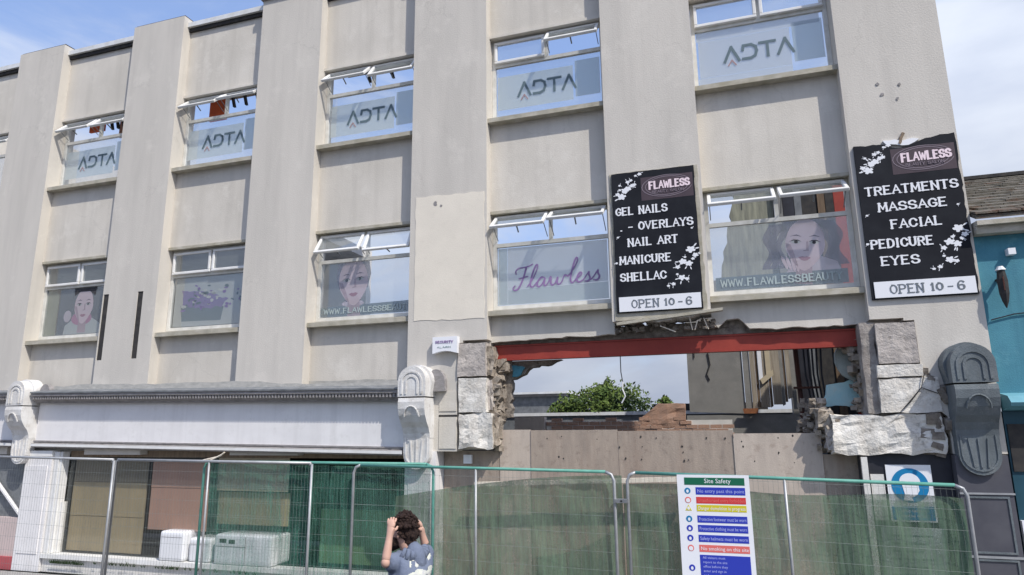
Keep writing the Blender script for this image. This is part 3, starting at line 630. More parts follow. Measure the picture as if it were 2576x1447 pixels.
# ------------------------------------------------------------------ console brackets
def bracket(name, xc, m, label, wdt=.46, zt=3.40):
    t = thing(name, (xc, 0, 1.9), label, 'bracket', 'console brackets of the shopfronts')
    x0, x1 = xc-wdt/2, xc+wdt/2; r = wdt/2; zd = zt-.46
    bm = B(); arch = [(x0, zd), (x1, zd)]+[(xc+r*math.cos(a*PI/14), zt-r+r*math.sin(a*PI/14)) for a in range(15)]
    prism(bm, arch, -.36, 0); obj('hood', bm, m, t, bevel=.008)
    bm = B(); arch2 = [(x0+.0, zd+.02), (x1-.0, zd+.02)]+[(xc+(r+.035)*math.cos(a*PI/14), zt-r+(r+.035)*math.sin(a*PI/14)) for a in range(15)]
    prism(bm, arch2, -.20, 0); obj('hood_rim', bm, m, t)
    bm = B()
    for rr in (r*.72, r*.42):          # raised horseshoe bands on the face
        pts = [(xc-rr, zd+.05)]+[(xc-rr*math.cos(a*PI/10), zt-r-.02+rr*math.sin(a*PI/10)) for a in range(11)]+[(xc+rr, zd+.05)]
        for p, q in zip(pts, pts[1:]): seg(bm, p, q, .028, -.372, -.355)
    obj('horseshoe_relief', bm, m, t)
    bm = B()
    prof = [(0, zd-.02), (-.35, zd-.02), (-.365, zd-.08), (-.36, zd-.18), (-.33, zd-.28), (-.27, zd-.38), (-.20, zd-.46), (-.16, zd-.55), (-.15, zd-.62), (0, zd-.62)]
    prism_x(bm, prof, x0+.01, x1-.01); obj('scroll', bm, m, t, bevel=.006)
    bm = B()
    for k in range(9):
        a0 = k*PI/9; a1 = (k+1)*PI/9; rr = wdt*.27
        def S(a): 
            X = xc+rr*math.cos(a); Zr = math.sin(a); Z = zd-.30+Zr*.16; 
            Y = -.372 if Z > zd-.2 else -.372+(zd-.2-Z)*.32
            return Vector((X, Y, Z))
        p, q = S(a0), S(a1); tube(bm, [tuple(p), tuple(q)], .012, 5)
    obj('scroll_relief', bm, m, t)
    bm = B(); zb_ = zd-1.08; leaf = [(x1-.015, zd-.45)]+[(x0+.015, zd-.45)]+[(xc-(r-.015)*math.cos(a*PI/12), zb_+r-(r)*math.sin(a*PI/12)) for a in range(13)]
    prism(bm, leaf, -.15, 0); obj('tongue', bm, m, t, bevel=.008)
    bm = B()
    for dx in (-.1, 0, .1):
        seg(bm, (xc+dx, zd-.66), (xc+dx*.7, zb_+.10), .022, -.163, -.148)
    for rr in (r*.78,):
        pts = [(xc-rr, zd-.62)]+[(xc-rr*math.cos(a*PI/10), zb_+r-rr*math.sin(a*PI/10)) for a in range(11)]+[(xc+rr, zd-.62)]
        for p, q in zip(pts, pts[1:]): seg(bm, p, q, .02, -.160, -.148)
    obj('tongue_relief', bm, m, t)
    return t
bracket('console_bracket', -4.50, M_brw, 'white console bracket with arched hood at the right end of the white fascia')
bracket('console_bracket', -12.74, M_brw, 'white console bracket at the far left of the white fascia', wdt=.44, zt=3.42)
bracket('console_bracket', 2.86, M_bracket, 'blue grey console bracket with arched hood at the right corner beside the teal wall', wdt=.47, zt=3.40)
for xc, w_ in ((-4.22, .26), (-12.35, .24)):      # dark half-round standing in for the shadow behind the white brackets
    bm = B(); prism(bm, [(xc-w_, 3.02), (xc+w_*.6, 3.02)]+[(xc+w_*.6*math.cos(a*PI/10)+.0, 3.14+.22*math.sin(a*PI/10)) for a in range(11)], -.10, 0); obj('painted_hood_shadow', bm, M_cornice, BL)

# ------------------------------------------------------------------ right part: broken stonework
def stone(x0, x1, z0, z1, m, y0=-.03, y1=.45, amp=.018, seed=1, lab=None, cuts=6):
    bm = B(); rock(bm, x0, x1, y0, y1, z0, z1, amp, cuts, seed, 5); o = obj('stone_block', bm, m, BL)
    if lab: o['label'] = lab
stone(-3.885, -3.425, 3.235, 3.745, M_stone, seed=1, amp=.012)
stone(-3.86, -3.415, 2.70, 3.205, M_stone2, seed=2, amp=.016)
stone(-3.85, -3.33, 2.17, 2.665, M_stone2, seed=3, amp=.04, lab='broken white stone')
stone(1.935, 2.385, 3.22, 3.735, M_stone, seed=4, amp=.012)
stone(1.90, 2.42, 3.05, 3.20, M_stone2, seed=5, amp=.012, cuts=4)
stone(1.90, 2.56, 2.60, 3.03, M_stone2, seed=6, amp=.018, lab='white stone split by a diagonal crack')
stone(1.30, 2.55, 2.10, 2.585, M_stone2, seed=7, amp=.045, y0=-.01, lab='long rough limewashed block', cuts=9)
for x0, z0, sx, sz, sd in ((-3.43, 3.24, .09, .46, 11), (-3.43, 2.72, .08, .46, 12), (-3.36, 2.2, .08, .44, 14), (1.16, 2.42, .2, .24, 17), (1.24, 2.15, .12, .26, 18), (2.42, 2.95, .2, .26, 19), (2.5, 2.7, .2, .2, 20), (2.38, 3.1, .2, .12, 21)):
    bm = B(); rock(bm, x0, x0+sx, .04, .4, z0, z0+sz, .045, 4, sd, 8); obj('stone_block', bm, M_jamb if sd % 3 else M_stone, BL)
bm = B(); rock(bm, 1.76, 1.925, .03, .48, 2.6, 3.76, .022, 7, 31, 6); obj('jamb_face', bm, mat('scraped_jamb', (.36, .33, .30), (.24, .21, .19), scale=8, bump=.8, bscale=24, spots=(.50, .48, .44), spot_scale=5, spot_amt=.6), BL)
# crack lines
bm = B(); pts = [px(2318, 975, -.055), px(2290, 1010, -.055), px(2262, 1040, -.055)]
tube(bm, [tuple(p) for p in pts], [.006, .010, .003], 6); pts = [px(2325, 940, -.05), px(2318, 975, -.05), px(2360, 990, -.05)]; tube(bm, [tuple(p) for p in pts], .006, 6); obj('crack', bm, M_dark, BL)
bm = B(); box(bm, -4.19, -3.91, -.012, .0, 2.72, 3.02); box(bm, -4.19, -3.91, -.012, .0, 2.16, 2.63); obj('render_panel', bm, M_wall, BL, bevel=.004)
bm = B(); box(bm, -4.2, -3.9, -.005, .002, 2.635, 2.665); box(bm, -3.95, -3.925, -.006, .002, 2.17, 2.6); obj('open_joint', bm, M_dark, BL)
# rubble filling round the opening
def rubble(name, boxes, n, m, s0=.03, s1=.10, label=None):
    bm = B()
    for _ in range(n):
        bx_ = random.choice(boxes); p = [random.uniform(bx_[2*k], bx_[2*k+1]) for k in range(3)]; s = random.uniform(s0, s1)
        r = bmesh.ops.create_cube(bm, size=s*1.7, matrix=Matrix.Translation(p) @ Matrix.Rotation(random.random()*6, 4, random.choice('XYZ')) @ Matrix.Diagonal((random.uniform(.6, 1.4), random.uniform(.6, 1.2), random.uniform(.4, 1), 1)))
        for v in r['verts']: v.co += noise.noise_vector(v.co*17)*s*.35
    o = obj(name, bm, m, BL); o['kind'] = 'stuff'; return o
rubble('rubble_edge', [(-3.40, -3.28, .12, .5, 2.15, 3.45), (-3.35, -3.2, .3, .55, 3.36, 3.48)], 110, M_jamb)
rubble('rubble_edge', [(1.6, 1.8, .35, .6, 3.42, 3.65), (1.66, 1.8, .3, .5, 2.6, 3.5), (1.0, 1.35, .35, .9, 2.35, 2.8), (1.15, 1.4, .05, .5, 2.1, 2.6), (1.05, 1.35, .35, .9, 2.35, 2.7)], 230, M_jamb, .015, .06)
rubble('rubble_edge', [(-1.45, -.05, .12, .45, 3.83, 3.95), (-.3, .12, .22, .4, 3.84, 3.93)], 150, M_rubble, .015, .045)
rubble('rubble_edge', [(2.36, 2.64, .0, .3, 2.12, 3.2)], 90, M_rubble, .03, .09)
bm = B(); box(bm, -3.40, 1.88, .33, .50, 3.74, 3.93); obj('old_lintel', bm, M_rubble, BL)
bm = B(); hexa(bm, [(-1.40, -.04, 3.90), (.08, -.05, 4.03), (.08, .05, 4.03), (-1.40, .05, 3.90), (-1.40, -.04, 3.94), (.08, -.05, 4.07), (.08, .05, 4.07), (-1.40, .05, 3.94)])
obj('loose_render_strip', bm, M_sill, BL)
bm = B()
for (u0, v0, u1, v1) in ((1755, 805, 1748, 830), (1735, 800, 1742, 830), (1770, 800, 1782, 828), (1660, 820, 1700, 835)): tube(bm, [tuple(px(u0, v0, .03)), tuple(px(u1, v1, .06))], .008, 5)
obj('bent_lath', bm, M_timberp, BL)
# steel beam
t = thing('steel_beam', (-.8, .3, 3.49), 'red oxide steel beam spanning the demolished opening', 'beam')
x0, x1 = -3.39, 1.86
bm = B(); box(bm, x0, x1, .300, .325, 3.515, 3.705); obj('web', bm, M_red, t)
bm = B(); box(bm, x0, x1, .288, .42, 3.49, 3.513); obj('flange', bm, M_red, t)
bm = B(); box(bm, x0, x1, .288, .42, 3.707, 3.73); obj('flange', bm, M_red, t)
bm = B(); tube(bm, [(-1.42, .32, 3.49), (-1.42, .32, 3.25), (-1.40, .33, 3.1), (-1.415, .33, 2.98), (-1.36, .33, 2.9)], .007, 6); tag(obj('hanging_cable', bm, M_dark), 'thin dark cable hanging from the red steel beam', 'cable')
bm = B(); tube(bm, [(-1.40, .33, 3.11), (-1.41, .33, 3.0), (-1.37, .33, 2.90), (-1.43, .34, 2.80)], .011, 6); tag(obj('cable_end', bm, M_white), 'pale frayed end below the hanging cable in front of the shrub', 'cable')
# jagged remains at top left of opening
bm = B(); prism(bm, ragged([(-3.35, 3.49), (-3.35, 2.6), (-3.18, 2.62), (-3.18, 3.2), (-2.95, 3.28), (-2.85, 3.38), (-2.6, 3.40), (-2.35, 3.49)], .07, .03, {2, 3, 4, 5, 6}), .46, .62); tag(obj('broken_partition', bm, M_rubble), 'jagged brown partition remains under the left end of the red beam', 'masonry')
bm = B(); prism(bm, ragged([(-3.14, 3.42), (-3.14, 3.24), (-3.0, 3.27), (-2.93, 3.38)], .05, .02), .42, .458); tag(obj('teal_plaster_scrap', bm, M_teal), 'small teal plaster scrap under the left end of the red beam', 'plaster')

# ------------------------------------------------------------------ hoarding boards in the opening
HB = thing('plywood_hoarding', (-1, .25, 0), 'row of weathered plywood boards closing the opening below the red beam', 'hoarding')
for k, (xa, xb, zt_, m, yy) in enumerate(((-3.30, -2.81, 2.43, M_osb2, .262), (-2.805, -1.50, 2.42, M_osb, .25), (-1.495, .088, 2.40, M_osb, .256), (.093, 1.19, 2.355, M_osb2, .238), (1.195, 1.60, 2.08, M_osb, .262))):
    bm = B(); box(bm, xa, xb, yy, yy+.02, .0, zt_); obj('board', bm, m, HB, bevel=.002)
bm = B()
for _ in range(26):
    x_, z_ = random.uniform(-2.7, 1.1), random.uniform(1.95, 2.38); r_ = random.uniform(.006, .014)
    prism(bm, ell(x_, z_, r_, r_*1.3, 7), .2365 if x_ > .1 else .2485, .25)
o = obj('knot_holes', bm, M_dark, HB); o['kind'] = 'stuff'
bm = B(); box(bm, -4.22, -3.31, .27, .30, 0, 2.12); tag(obj('brown_door_board', bm, M_osb), 'stained brown board in the doorway right of the white pilaster', 'board')
bm = B(); box(bm, -3.87, -3.74, .20, .255, 1.93, 2.06); tag(obj('junction_box', bm, M_sgnw, bevel=.01), 'small cream box below the broken white stone', 'box')
bm = B(); hexa(bm, [(-3.6, -.05, 1.62), (-.4, -.05, 1.74), (-.4, .01, 1.74), (-3.6, .01, 1.62), (-3.6, -.05, 1.68), (-.4, -.05, 1.80), (-.4, .01, 1.80), (-3.6, .01, 1.68)])
tag(obj('long_plank', bm, M_timberp), 'long pale plank running level behind the middle fence panel', 'plank')

# ------------------------------------------------------------------ what remains behind
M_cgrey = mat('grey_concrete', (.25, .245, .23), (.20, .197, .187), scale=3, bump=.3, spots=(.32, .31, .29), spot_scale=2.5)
M_ytp = mat('sunlit_timber', (.40, .35, .28), (.26, .22, .17), scale=5, stretch=(4, 3, .3), bump=.5)
M_yb = mat('brown_timber', (.20, .14, .09), (.13, .09, .06), scale=5, stretch=(4, 3, .3), bump=.5)
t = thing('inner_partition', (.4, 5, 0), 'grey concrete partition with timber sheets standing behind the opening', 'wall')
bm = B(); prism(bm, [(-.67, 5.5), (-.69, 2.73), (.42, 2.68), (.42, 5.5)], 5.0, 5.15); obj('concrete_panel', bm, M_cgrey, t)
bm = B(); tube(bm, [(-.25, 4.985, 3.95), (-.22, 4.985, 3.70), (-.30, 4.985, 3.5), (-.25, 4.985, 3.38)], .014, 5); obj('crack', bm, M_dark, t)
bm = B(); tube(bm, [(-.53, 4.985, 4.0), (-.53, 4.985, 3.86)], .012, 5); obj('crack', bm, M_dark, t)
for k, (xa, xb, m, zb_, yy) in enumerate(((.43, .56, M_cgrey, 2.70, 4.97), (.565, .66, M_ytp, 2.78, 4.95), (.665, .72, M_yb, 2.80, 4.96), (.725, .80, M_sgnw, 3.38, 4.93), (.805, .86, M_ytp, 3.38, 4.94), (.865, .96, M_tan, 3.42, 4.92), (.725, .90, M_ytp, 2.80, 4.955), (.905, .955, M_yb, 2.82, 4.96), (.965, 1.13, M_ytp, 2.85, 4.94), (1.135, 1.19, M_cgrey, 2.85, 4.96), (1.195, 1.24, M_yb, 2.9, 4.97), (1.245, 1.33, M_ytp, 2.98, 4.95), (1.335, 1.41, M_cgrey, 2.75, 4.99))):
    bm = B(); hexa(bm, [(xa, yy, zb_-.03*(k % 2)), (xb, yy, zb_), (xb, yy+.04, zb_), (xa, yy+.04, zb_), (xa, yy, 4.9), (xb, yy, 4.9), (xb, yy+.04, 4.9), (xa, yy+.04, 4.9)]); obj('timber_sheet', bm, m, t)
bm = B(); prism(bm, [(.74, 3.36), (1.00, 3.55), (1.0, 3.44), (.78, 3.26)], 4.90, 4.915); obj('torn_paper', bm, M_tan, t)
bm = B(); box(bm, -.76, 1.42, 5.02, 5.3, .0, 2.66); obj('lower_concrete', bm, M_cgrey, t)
bm = B(); prism(bm, [(.38, 2.68), (.64, 2.68), (.66, 2.78), (.36, 2.78)], 4.88, 4.93); obj('rusty_bracket', bm, mat('rust', (.3, .12, .05), (.2, .08, .04), scale=12), t)
bm = B(); prism(bm, ragged([(.03, 4.64), (.23, 6.03), (.45, 6.9), (.57, 8.05), (1.33, 8.05), (1.33, 4.64)], .15, .06, {0, 1, 2}), 5.3, 5.45); obj('upper_plaster', bm, mat('yellow_grey_plaster', (.33, .33, .25), (.17, .17, .14), scale=3, stretch=(4, 1, .5), bump=.5), t)
for xa, xb, m in ((1.34, 1.51, M_cgrey), (1.52, 1.74, M_dgrey), (1.75, 1.89, M_lead), (1.90, 2.20, M_dark), (2.21, 2.35, M_yb), (2.36, 2.52, M_dark), (2.53, 2.95, M_red), (2.96, 3.3, M_rubble)):
    bm = B(); box(bm, xa, xb, 5.2+random.uniform(0, .1), 5.45, 0, 8.05); obj('upright', bm, m, t)
# pipes and debris right of it
bm = B(); tube(bm, [(1.10, 1.2, 2.2), (1.08, 1.2, 3.6)], .035, 8); box(bm, 1.0, 1.36, 1.1, 1.16, 2.98, 3.01); tag(obj('rusty_prop', bm, mat('dark_rust', (.09, .035, .025), (.06, .03, .025), scale=9)), 'dark rusty prop standing right of the timber sheets', 'prop')
bm = B()
for k in range(5): tube(bm, [(1.2+k*.06, 1.3, 3.6), (1.2+k*.055, 1.3, 3.2), (1.25+k*.05, 1.32, 2.75)], .014, 6)
tag(obj('loose_cables', bm, M_dgrey), 'bundle of dark blue cables hanging right of the rusty prop', 'cables')
bm = B(); prism(bm, ragged([(1.38, 3.0), (1.3, 2.7), (1.85, 2.7), (1.95, 3.0), (1.8, 3.08), (1.6, 3.03), (1.5, 3.02)], .08, .02), .60, .68); tag(obj('blue_plaster_remnant', bm, M_tealp), 'pale blue plaster remnant above the long rough block', 'plaster')
bm = B(); prism(bm, ragged([(1.55, 3.5), (1.5, 3.3), (1.58, 3.12), (1.7, 3.04), (1.92, 3.05), (1.95, 3.45)], .08, .025), .50, .58); tag(obj('grey_plaster_remnant', bm, mat('grey_green_plaster', (.36, .40, .37), (.24, .27, .26), scale=5, bump=.6)), 'grey green plaster remnant with a dark hole beside the right stones', 'plaster')
bm = B(); prism(bm, ell(1.70, 3.33, .035, .03, 10), .47, .501); tag(obj('dark_hole', bm, M_dark), 'dark round hole in the grey green plaster remnant', 'hole')
# brick stubs and back wall
BW = thing('brick_stub_wall', (-1.8, 4.0, 0), 'low broken pink brick wall behind the plywood boards', 'brick wall')
for r_ in range(6):
    for k in range(17):
        xb = -3.54+k*.225+(.11 if r_ % 2 else 0); zb_ = 2.17+r_*.078
        if r_ == 5 and random.random() < .45: continue
        if xb > -.75 and r_ > 3: continue
        if xb > -.05: continue
        bm = B(); box(bm, xb, xb+.213, 4.0+random.uniform(-.01, .01), 4.1, zb_, zb_+.066); obj('brick', bm, M_brick, BW)
bm = B(); rock(bm, -1.6, -.74, 4.0, 4.3, 2.42, 2.88, .03, 4, 5)
for v in bm.verts:
    lim = 2.60+max(0, (v.co.x+1.55))*1.15; v.co.z = min(v.co.z, lim)
obj('brick_slope', bm, M_brick, BW)
bm = B(); box(bm, -3.54, .13, 4.012, 4.09, 0, 2.56); obj('mortar', bm, M_concrete, BW)
bm = B(); box(bm, -4.2, -3.56, 3.9, 4.1, 0, 2.66); tag(obj('pale_block_pier', bm, M_osb2), 'pale block pier at the left end of the pink brick wall', 'pier')
bm = B(); box(bm, -9, 2, 7.4, 13, 2.45, 2.72); box(bm, -9, 2, 7.3, 7.5, 0, 2.74); tag(obj('flat_roof_outbuilding', bm, M_lead), 'dark flat roofed outbuilding behind the opening under the shrub', 'building')
bm = B(); box(bm, -5.6, 2, 7.25, 7.32, 2.72, 2.80); tag(obj('white_roof_trim', bm, M_coping), 'thin pale trim along the edge of the dark flat roof', 'trim')
t = thing('distant_roof', (-8, 13, 2.7), 'low grey building with white roof line far behind the opening', 'building')
bm = B(); box(bm, -14, -5.1, 12.6, 16, 2.7, 3.45); obj('wall', bm, M_lead, t)
bm = B(); box(bm, -14, -5.0, 12.4, 16, 3.53, 3.60); obj('roof_edge', bm, M_coping, t)
bm = B(); box(bm, -14, -5.05, 12.5, 16, 3.45, 3.52); obj('gutter', bm, M_cornice, t)
bm = B(); box(bm, -1.7, 1, 7.6, 9, 2.72, 2.98); tag(obj('roof_parapet', bm, M_dark), 'short dark parapet right of the shrub', 'parapet')
def bush(name, c, rx, ry, rz, n, label, seed, cat='shrub'):
    rnd = random.Random(seed); t = thing(name, (c[0], c[1], c[2]-rz*.2), label, cat)
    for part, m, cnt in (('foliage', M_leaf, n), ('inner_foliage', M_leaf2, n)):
        bm = B()
        for _ in range(cnt):
            th = rnd.uniform(0, 2*PI); ph = rnd.uniform(0, PI/2); f = (rnd.uniform(.72, 1.05) if part == 'foliage' else rnd.uniform(.2, .85))
            f *= 1+.45*noise.noise(Vector((math.cos(th)*2+seed, math.sin(th)*2, ph*2.5)))
            p = Vector((c[0]+rx*f*math.cos(th)*math.cos(ph), c[1]+ry*f*math.sin(th)*math.cos(ph), c[2]+rz*f*math.sin(ph)))
            s = rnd.uniform(.014, .05); a = Vector((rnd.gauss(0, 1), rnd.gauss(0, 1), rnd.gauss(0, 1))).normalized(); b_ = a.orthogonal().normalized()
            v = [bm.verts.new(p+a*s*1.6), bm.verts.new(p+b_*s*.7), bm.verts.new(p-a*s*1.2), bm.verts.new(p-b_*s*.7)]; bm.faces.new(v)
        me_o = obj(part, bm, m, t)
    bm = B()
    for k in range(7): tube(bm, [(c[0], c[1], c[2]-.1), (c[0]+rx*.6*math.cos(k), c[1]+ry*.6*math.sin(k), c[2]+rz*.7)], [.02, .006], 5)
    obj('stems', bm, M_timber, t)
bush('shrub', (-2.95, 8.0, 2.80), 1.22, .8, .70, 2600, 'wide bright green shrub growing on the flat roof behind the opening', 3)
bush('shrub', (-4.0, 8.0, 2.8), .55, .4, .28, 500, 'low scrappy shrub at the left foot of the wide green shrub', 5)
bush('shrub', (-1.45, 8.2, 2.92), .20, .2, .24, 300, 'tiny yellow green shrub at the right against the grey partition', 6)
bush('shrub', (-6.25, 9.0, 2.9), .3, .3, .3, 200, 'tiny dark shrub at the left edge of the opening', 9)

# roof timbers seen through the top left windows
for (i, sx) in ((1, -13.0), (2, -9.7), (3, -6.5)):
    t = thing('roof_timbers', (sx+.8, 1.0, 9.4), ('broken roof timbers with pink boards', 'broken dark roof timbers beside an orange panel', 'short roof timber stubs')[i-1]+' behind the '+('leftmost', 'second', 'third')[i-1]+' top floor window', 'timbers')
    n_ = {1: 9, 2: 5, 3: 3}[i]
    bm = B(); box(bm, sx-.2, sx+2.0, .9, 1.0, 9.34, 9.6); obj('purlin', bm, M_timber, t)
    for k in range(n_):
        xk = sx+.35+k*(1.5/n_); bm = B()
        hexa(bm, [(xk, .85, 9.08), (xk+.05, .85, 9.08), (xk+.05, .9, 9.08), (xk, .9, 9.08), (xk-.13, .85, 9.55), (xk-.08, .85, 9.55), (xk-.08, .9, 9.55), (xk-.13, .9, 9.55)]); obj('rafter', bm, M_dark, t)
    if i < 3:
        bm = B(); box(bm, sx-.1, sx+.32, .7, .75, 8.75 if i == 2 else 9.0, 9.5); obj('orange_panel', bm, mat('orange_panel', (.62, .12, .04), (.5, .1, .04), scale=5), t)
    if i == 1:
        bm = B(); box(bm, sx+.3, sx+1.9, 1.1, 1.15, 9.0, 9.5); obj('pink_board', bm, M_pinkb, t)

# ------------------------------------------------------------------ right: dark shopfront, teal house
bm = B(); box(bm, 1.60, 2.60, .06, .5, 0, 2.10); tag(obj('dark_shop_wall', bm, M_dgrey), 'dark boarded wall under the rough blocks carrying the blue safety sign', 'wall')
bm = B(); box(bm, 1.60, 1.67, -.0, .058, 0, 2.06); tag(obj('pale_corner_strip', bm, M_concrete), 'pale vertical strip at the left edge of the dark shop wall', 'strip')
t = thing('panelled_pilaster', (2.86, 0, 0), 'dark grey panelled shop pilaster under the blue grey bracket', 'pilaster')
bm = B(); box(bm, 2.605, 3.15, -.10, .4, 0, 2.09); obj('shaft', bm, M_grey, t, bevel=.008)
bm = B(); ring(bm, 2.66, 3.10, .98, 1.62, .022, -.112, -.10); ring(bm, 2.66, 3.10, .2, .92, .022, -.112, -.10); obj('panel_moulding', bm, M_bracket, t)
bm = B(); box(bm, 2.60, 3.16, -.115, -.1, .93, .955); obj('pale_bead', bm, M_galv, t)
bm = B(); box(bm, 2.60, 3.16, -.115, -.1, 1.64, 1.66); obj('pale_bead', bm, M_galv, t)
TH = thing('teal_house', (6, 2, 0), 'teal painted two storey house with mossy slate roof next to the gutted building', 'house')
bm = B(); box(bm, 3.20, 14, .05, 6, 2.78, 4.80); obj('wall', bm, M_teal, TH)
bm = B(); box(bm, 3.20, 14, -.10, .4, 4.802, 4.90); prism_x(bm, [(-.16, 4.902), (.1, 4.902), (.1, 4.98), (-.16, 4.96)], 3.2, 14); obj('eaves', bm, M_sill, TH)
bm = B(); hexa(bm, [(3.2, -.14, 4.99), (14, -.14, 4.99), (14, 3.2, 6.50), (3.2, 3.2, 6.50), (3.2, -.14, 5.04), (14, -.14, 5.04), (14, 3.2, 6.56), (3.2, 3.2, 6.56)])
bmesh.ops.subdivide_edges(bm, edges=bm.edges[:], cuts=10, use_grid_fill=True)
for v in bm.verts: v.co.z += .03*noise.noise(v.co*2.5)
obj('roof', bm, M_roof, TH)
bm = B()
for r_ in range(14):
    for k in range(16):
        f0 = r_/14; y_ = -.14+f0*3.34; z_ = 5.04+f0*1.52; xk = 3.2+k*.25+(.12 if r_ % 2 else 0)
        h_ = random.uniform(.0, .02); hexa(bm, [(xk, y_-.02, z_+.004), (xk+.24, y_-.02, z_+.004), (xk+.24, y_+.26, z_+.12), (xk, y_+.26, z_+.12), (xk, y_-.02, z_+.025+h_), (xk+.24, y_-.02, z_+.025+h_), (xk+.24, y_+.26, z_+.135), (xk, y_+.26, z_+.135)])
o = obj('slates', bm, M_roof, TH); o['kind'] = 'stuff'
bm = B(); box(bm, 3.2, 14, 3.1, 3.3, 6.56, 6.62); obj('ridge', bm, M_dark, TH)
bm = B(); prism_x(bm, [(.05, 2.60), (-.25, 2.66), (-.28, 2.70), (-.20, 2.78), (.05, 2.82)], 3.21, 14); obj('cornice', bm, M_teal2, TH)
bm = B(); box(bm, 3.20, 14, .0, 1, 0, 2.60); obj('shopfront', bm, mat('dark_teal_shopfront', (.02, .06, .085), (.03, .10, .14), scale=1.2, rough=.4), TH)
bm = B(); box(bm, 3.22, 3.9, -.02, 0, 1.9, 2.45); obj('shop_pane', bm, M_dark, TH)
bm = B(); box(bm, 3.20, 3.24, -.06, .0, 1.05, 1.35); obj('white_tab', bm, M_sgnw, TH)
t = thing('wall_lantern', (3.37, -.1, 3.9), 'dark wall lantern on the teal house', 'lantern')
bm = B(); 
for (z_, r_) in ((4.37, .05), (4.33, .10), (4.22, .095), (4.05, .085), (3.93, .06), (3.86, .015)): pass
tube(bm, [(3.38, -.12, 4.30), (3.38, -.12, 4.18), (3.38, -.12, 4.02), (3.38, -.12, 3.92), (3.38, -.12, 3.84)], [.045, .06, .055, .035, .006], 8); obj('body', bm, M_dark, t)
bm = B(); tube(bm, [(3.38, -.12, 4.36), (3.38, -.12, 4.31)], [.03, .062], 8); obj('cap', bm, M_coping, t)
bm = B(); box(bm, 3.365, 3.395, -.12, .05, 4.20, 4.23); obj('arm', bm, M_dark, t)
bm = B(); tube(bm, [(3.37, -.182, 4.22), (3.37, -.176, 4.05)], .008, 6); obj('amber_strip', bm, mat('amber_glass', (.10, .04, .03), rough=.3), t)  # narrow dark red-brown strip down the lantern body
bm = B(); box(bm, 3.52, 3.60, -.05, .05, 4.52, 4.60); tag(obj('alarm_fitting', bm, M_sgnw, bevel=.01), 'small white fitting under the eaves of the teal house', 'fitting')
bm = B(); tube(bm, [(3.25, .03, 3.72), (3.5, .03, 3.78), (3.8, .03, 3.80)], .008, 5); tag(obj('wall_cable', bm, M_dgrey), 'thin cable sagging across the teal wall below the lantern', 'cable')

# alarm box
t = thing('alarm_box', (-4.07, -.1, 3.6), 'white alarm box on the fourth pilaster beside the exposed stones', 'alarm box')
bm = B(); prism(bm, [(-4.28, 3.86), (-4.28, 3.60), (-4.16, 3.63), (-4.07, 3.64), (-3.98, 3.63), (-3.865, 3.60), (-3.865, 3.86)], -.10, 0); obj('cover', bm, M_sgnw, t, bevel=.012)
lettering('lettering', 'SECURITY', -4.23, -3.93, 3.78, .035, -.1005, M_vpurple, t, t=.2, serif=False); lettering('lettering', 'ALARM', -4.2, -3.97, 3.70, .025, -.1005, M_fletter, t, t=.2, serif=False)

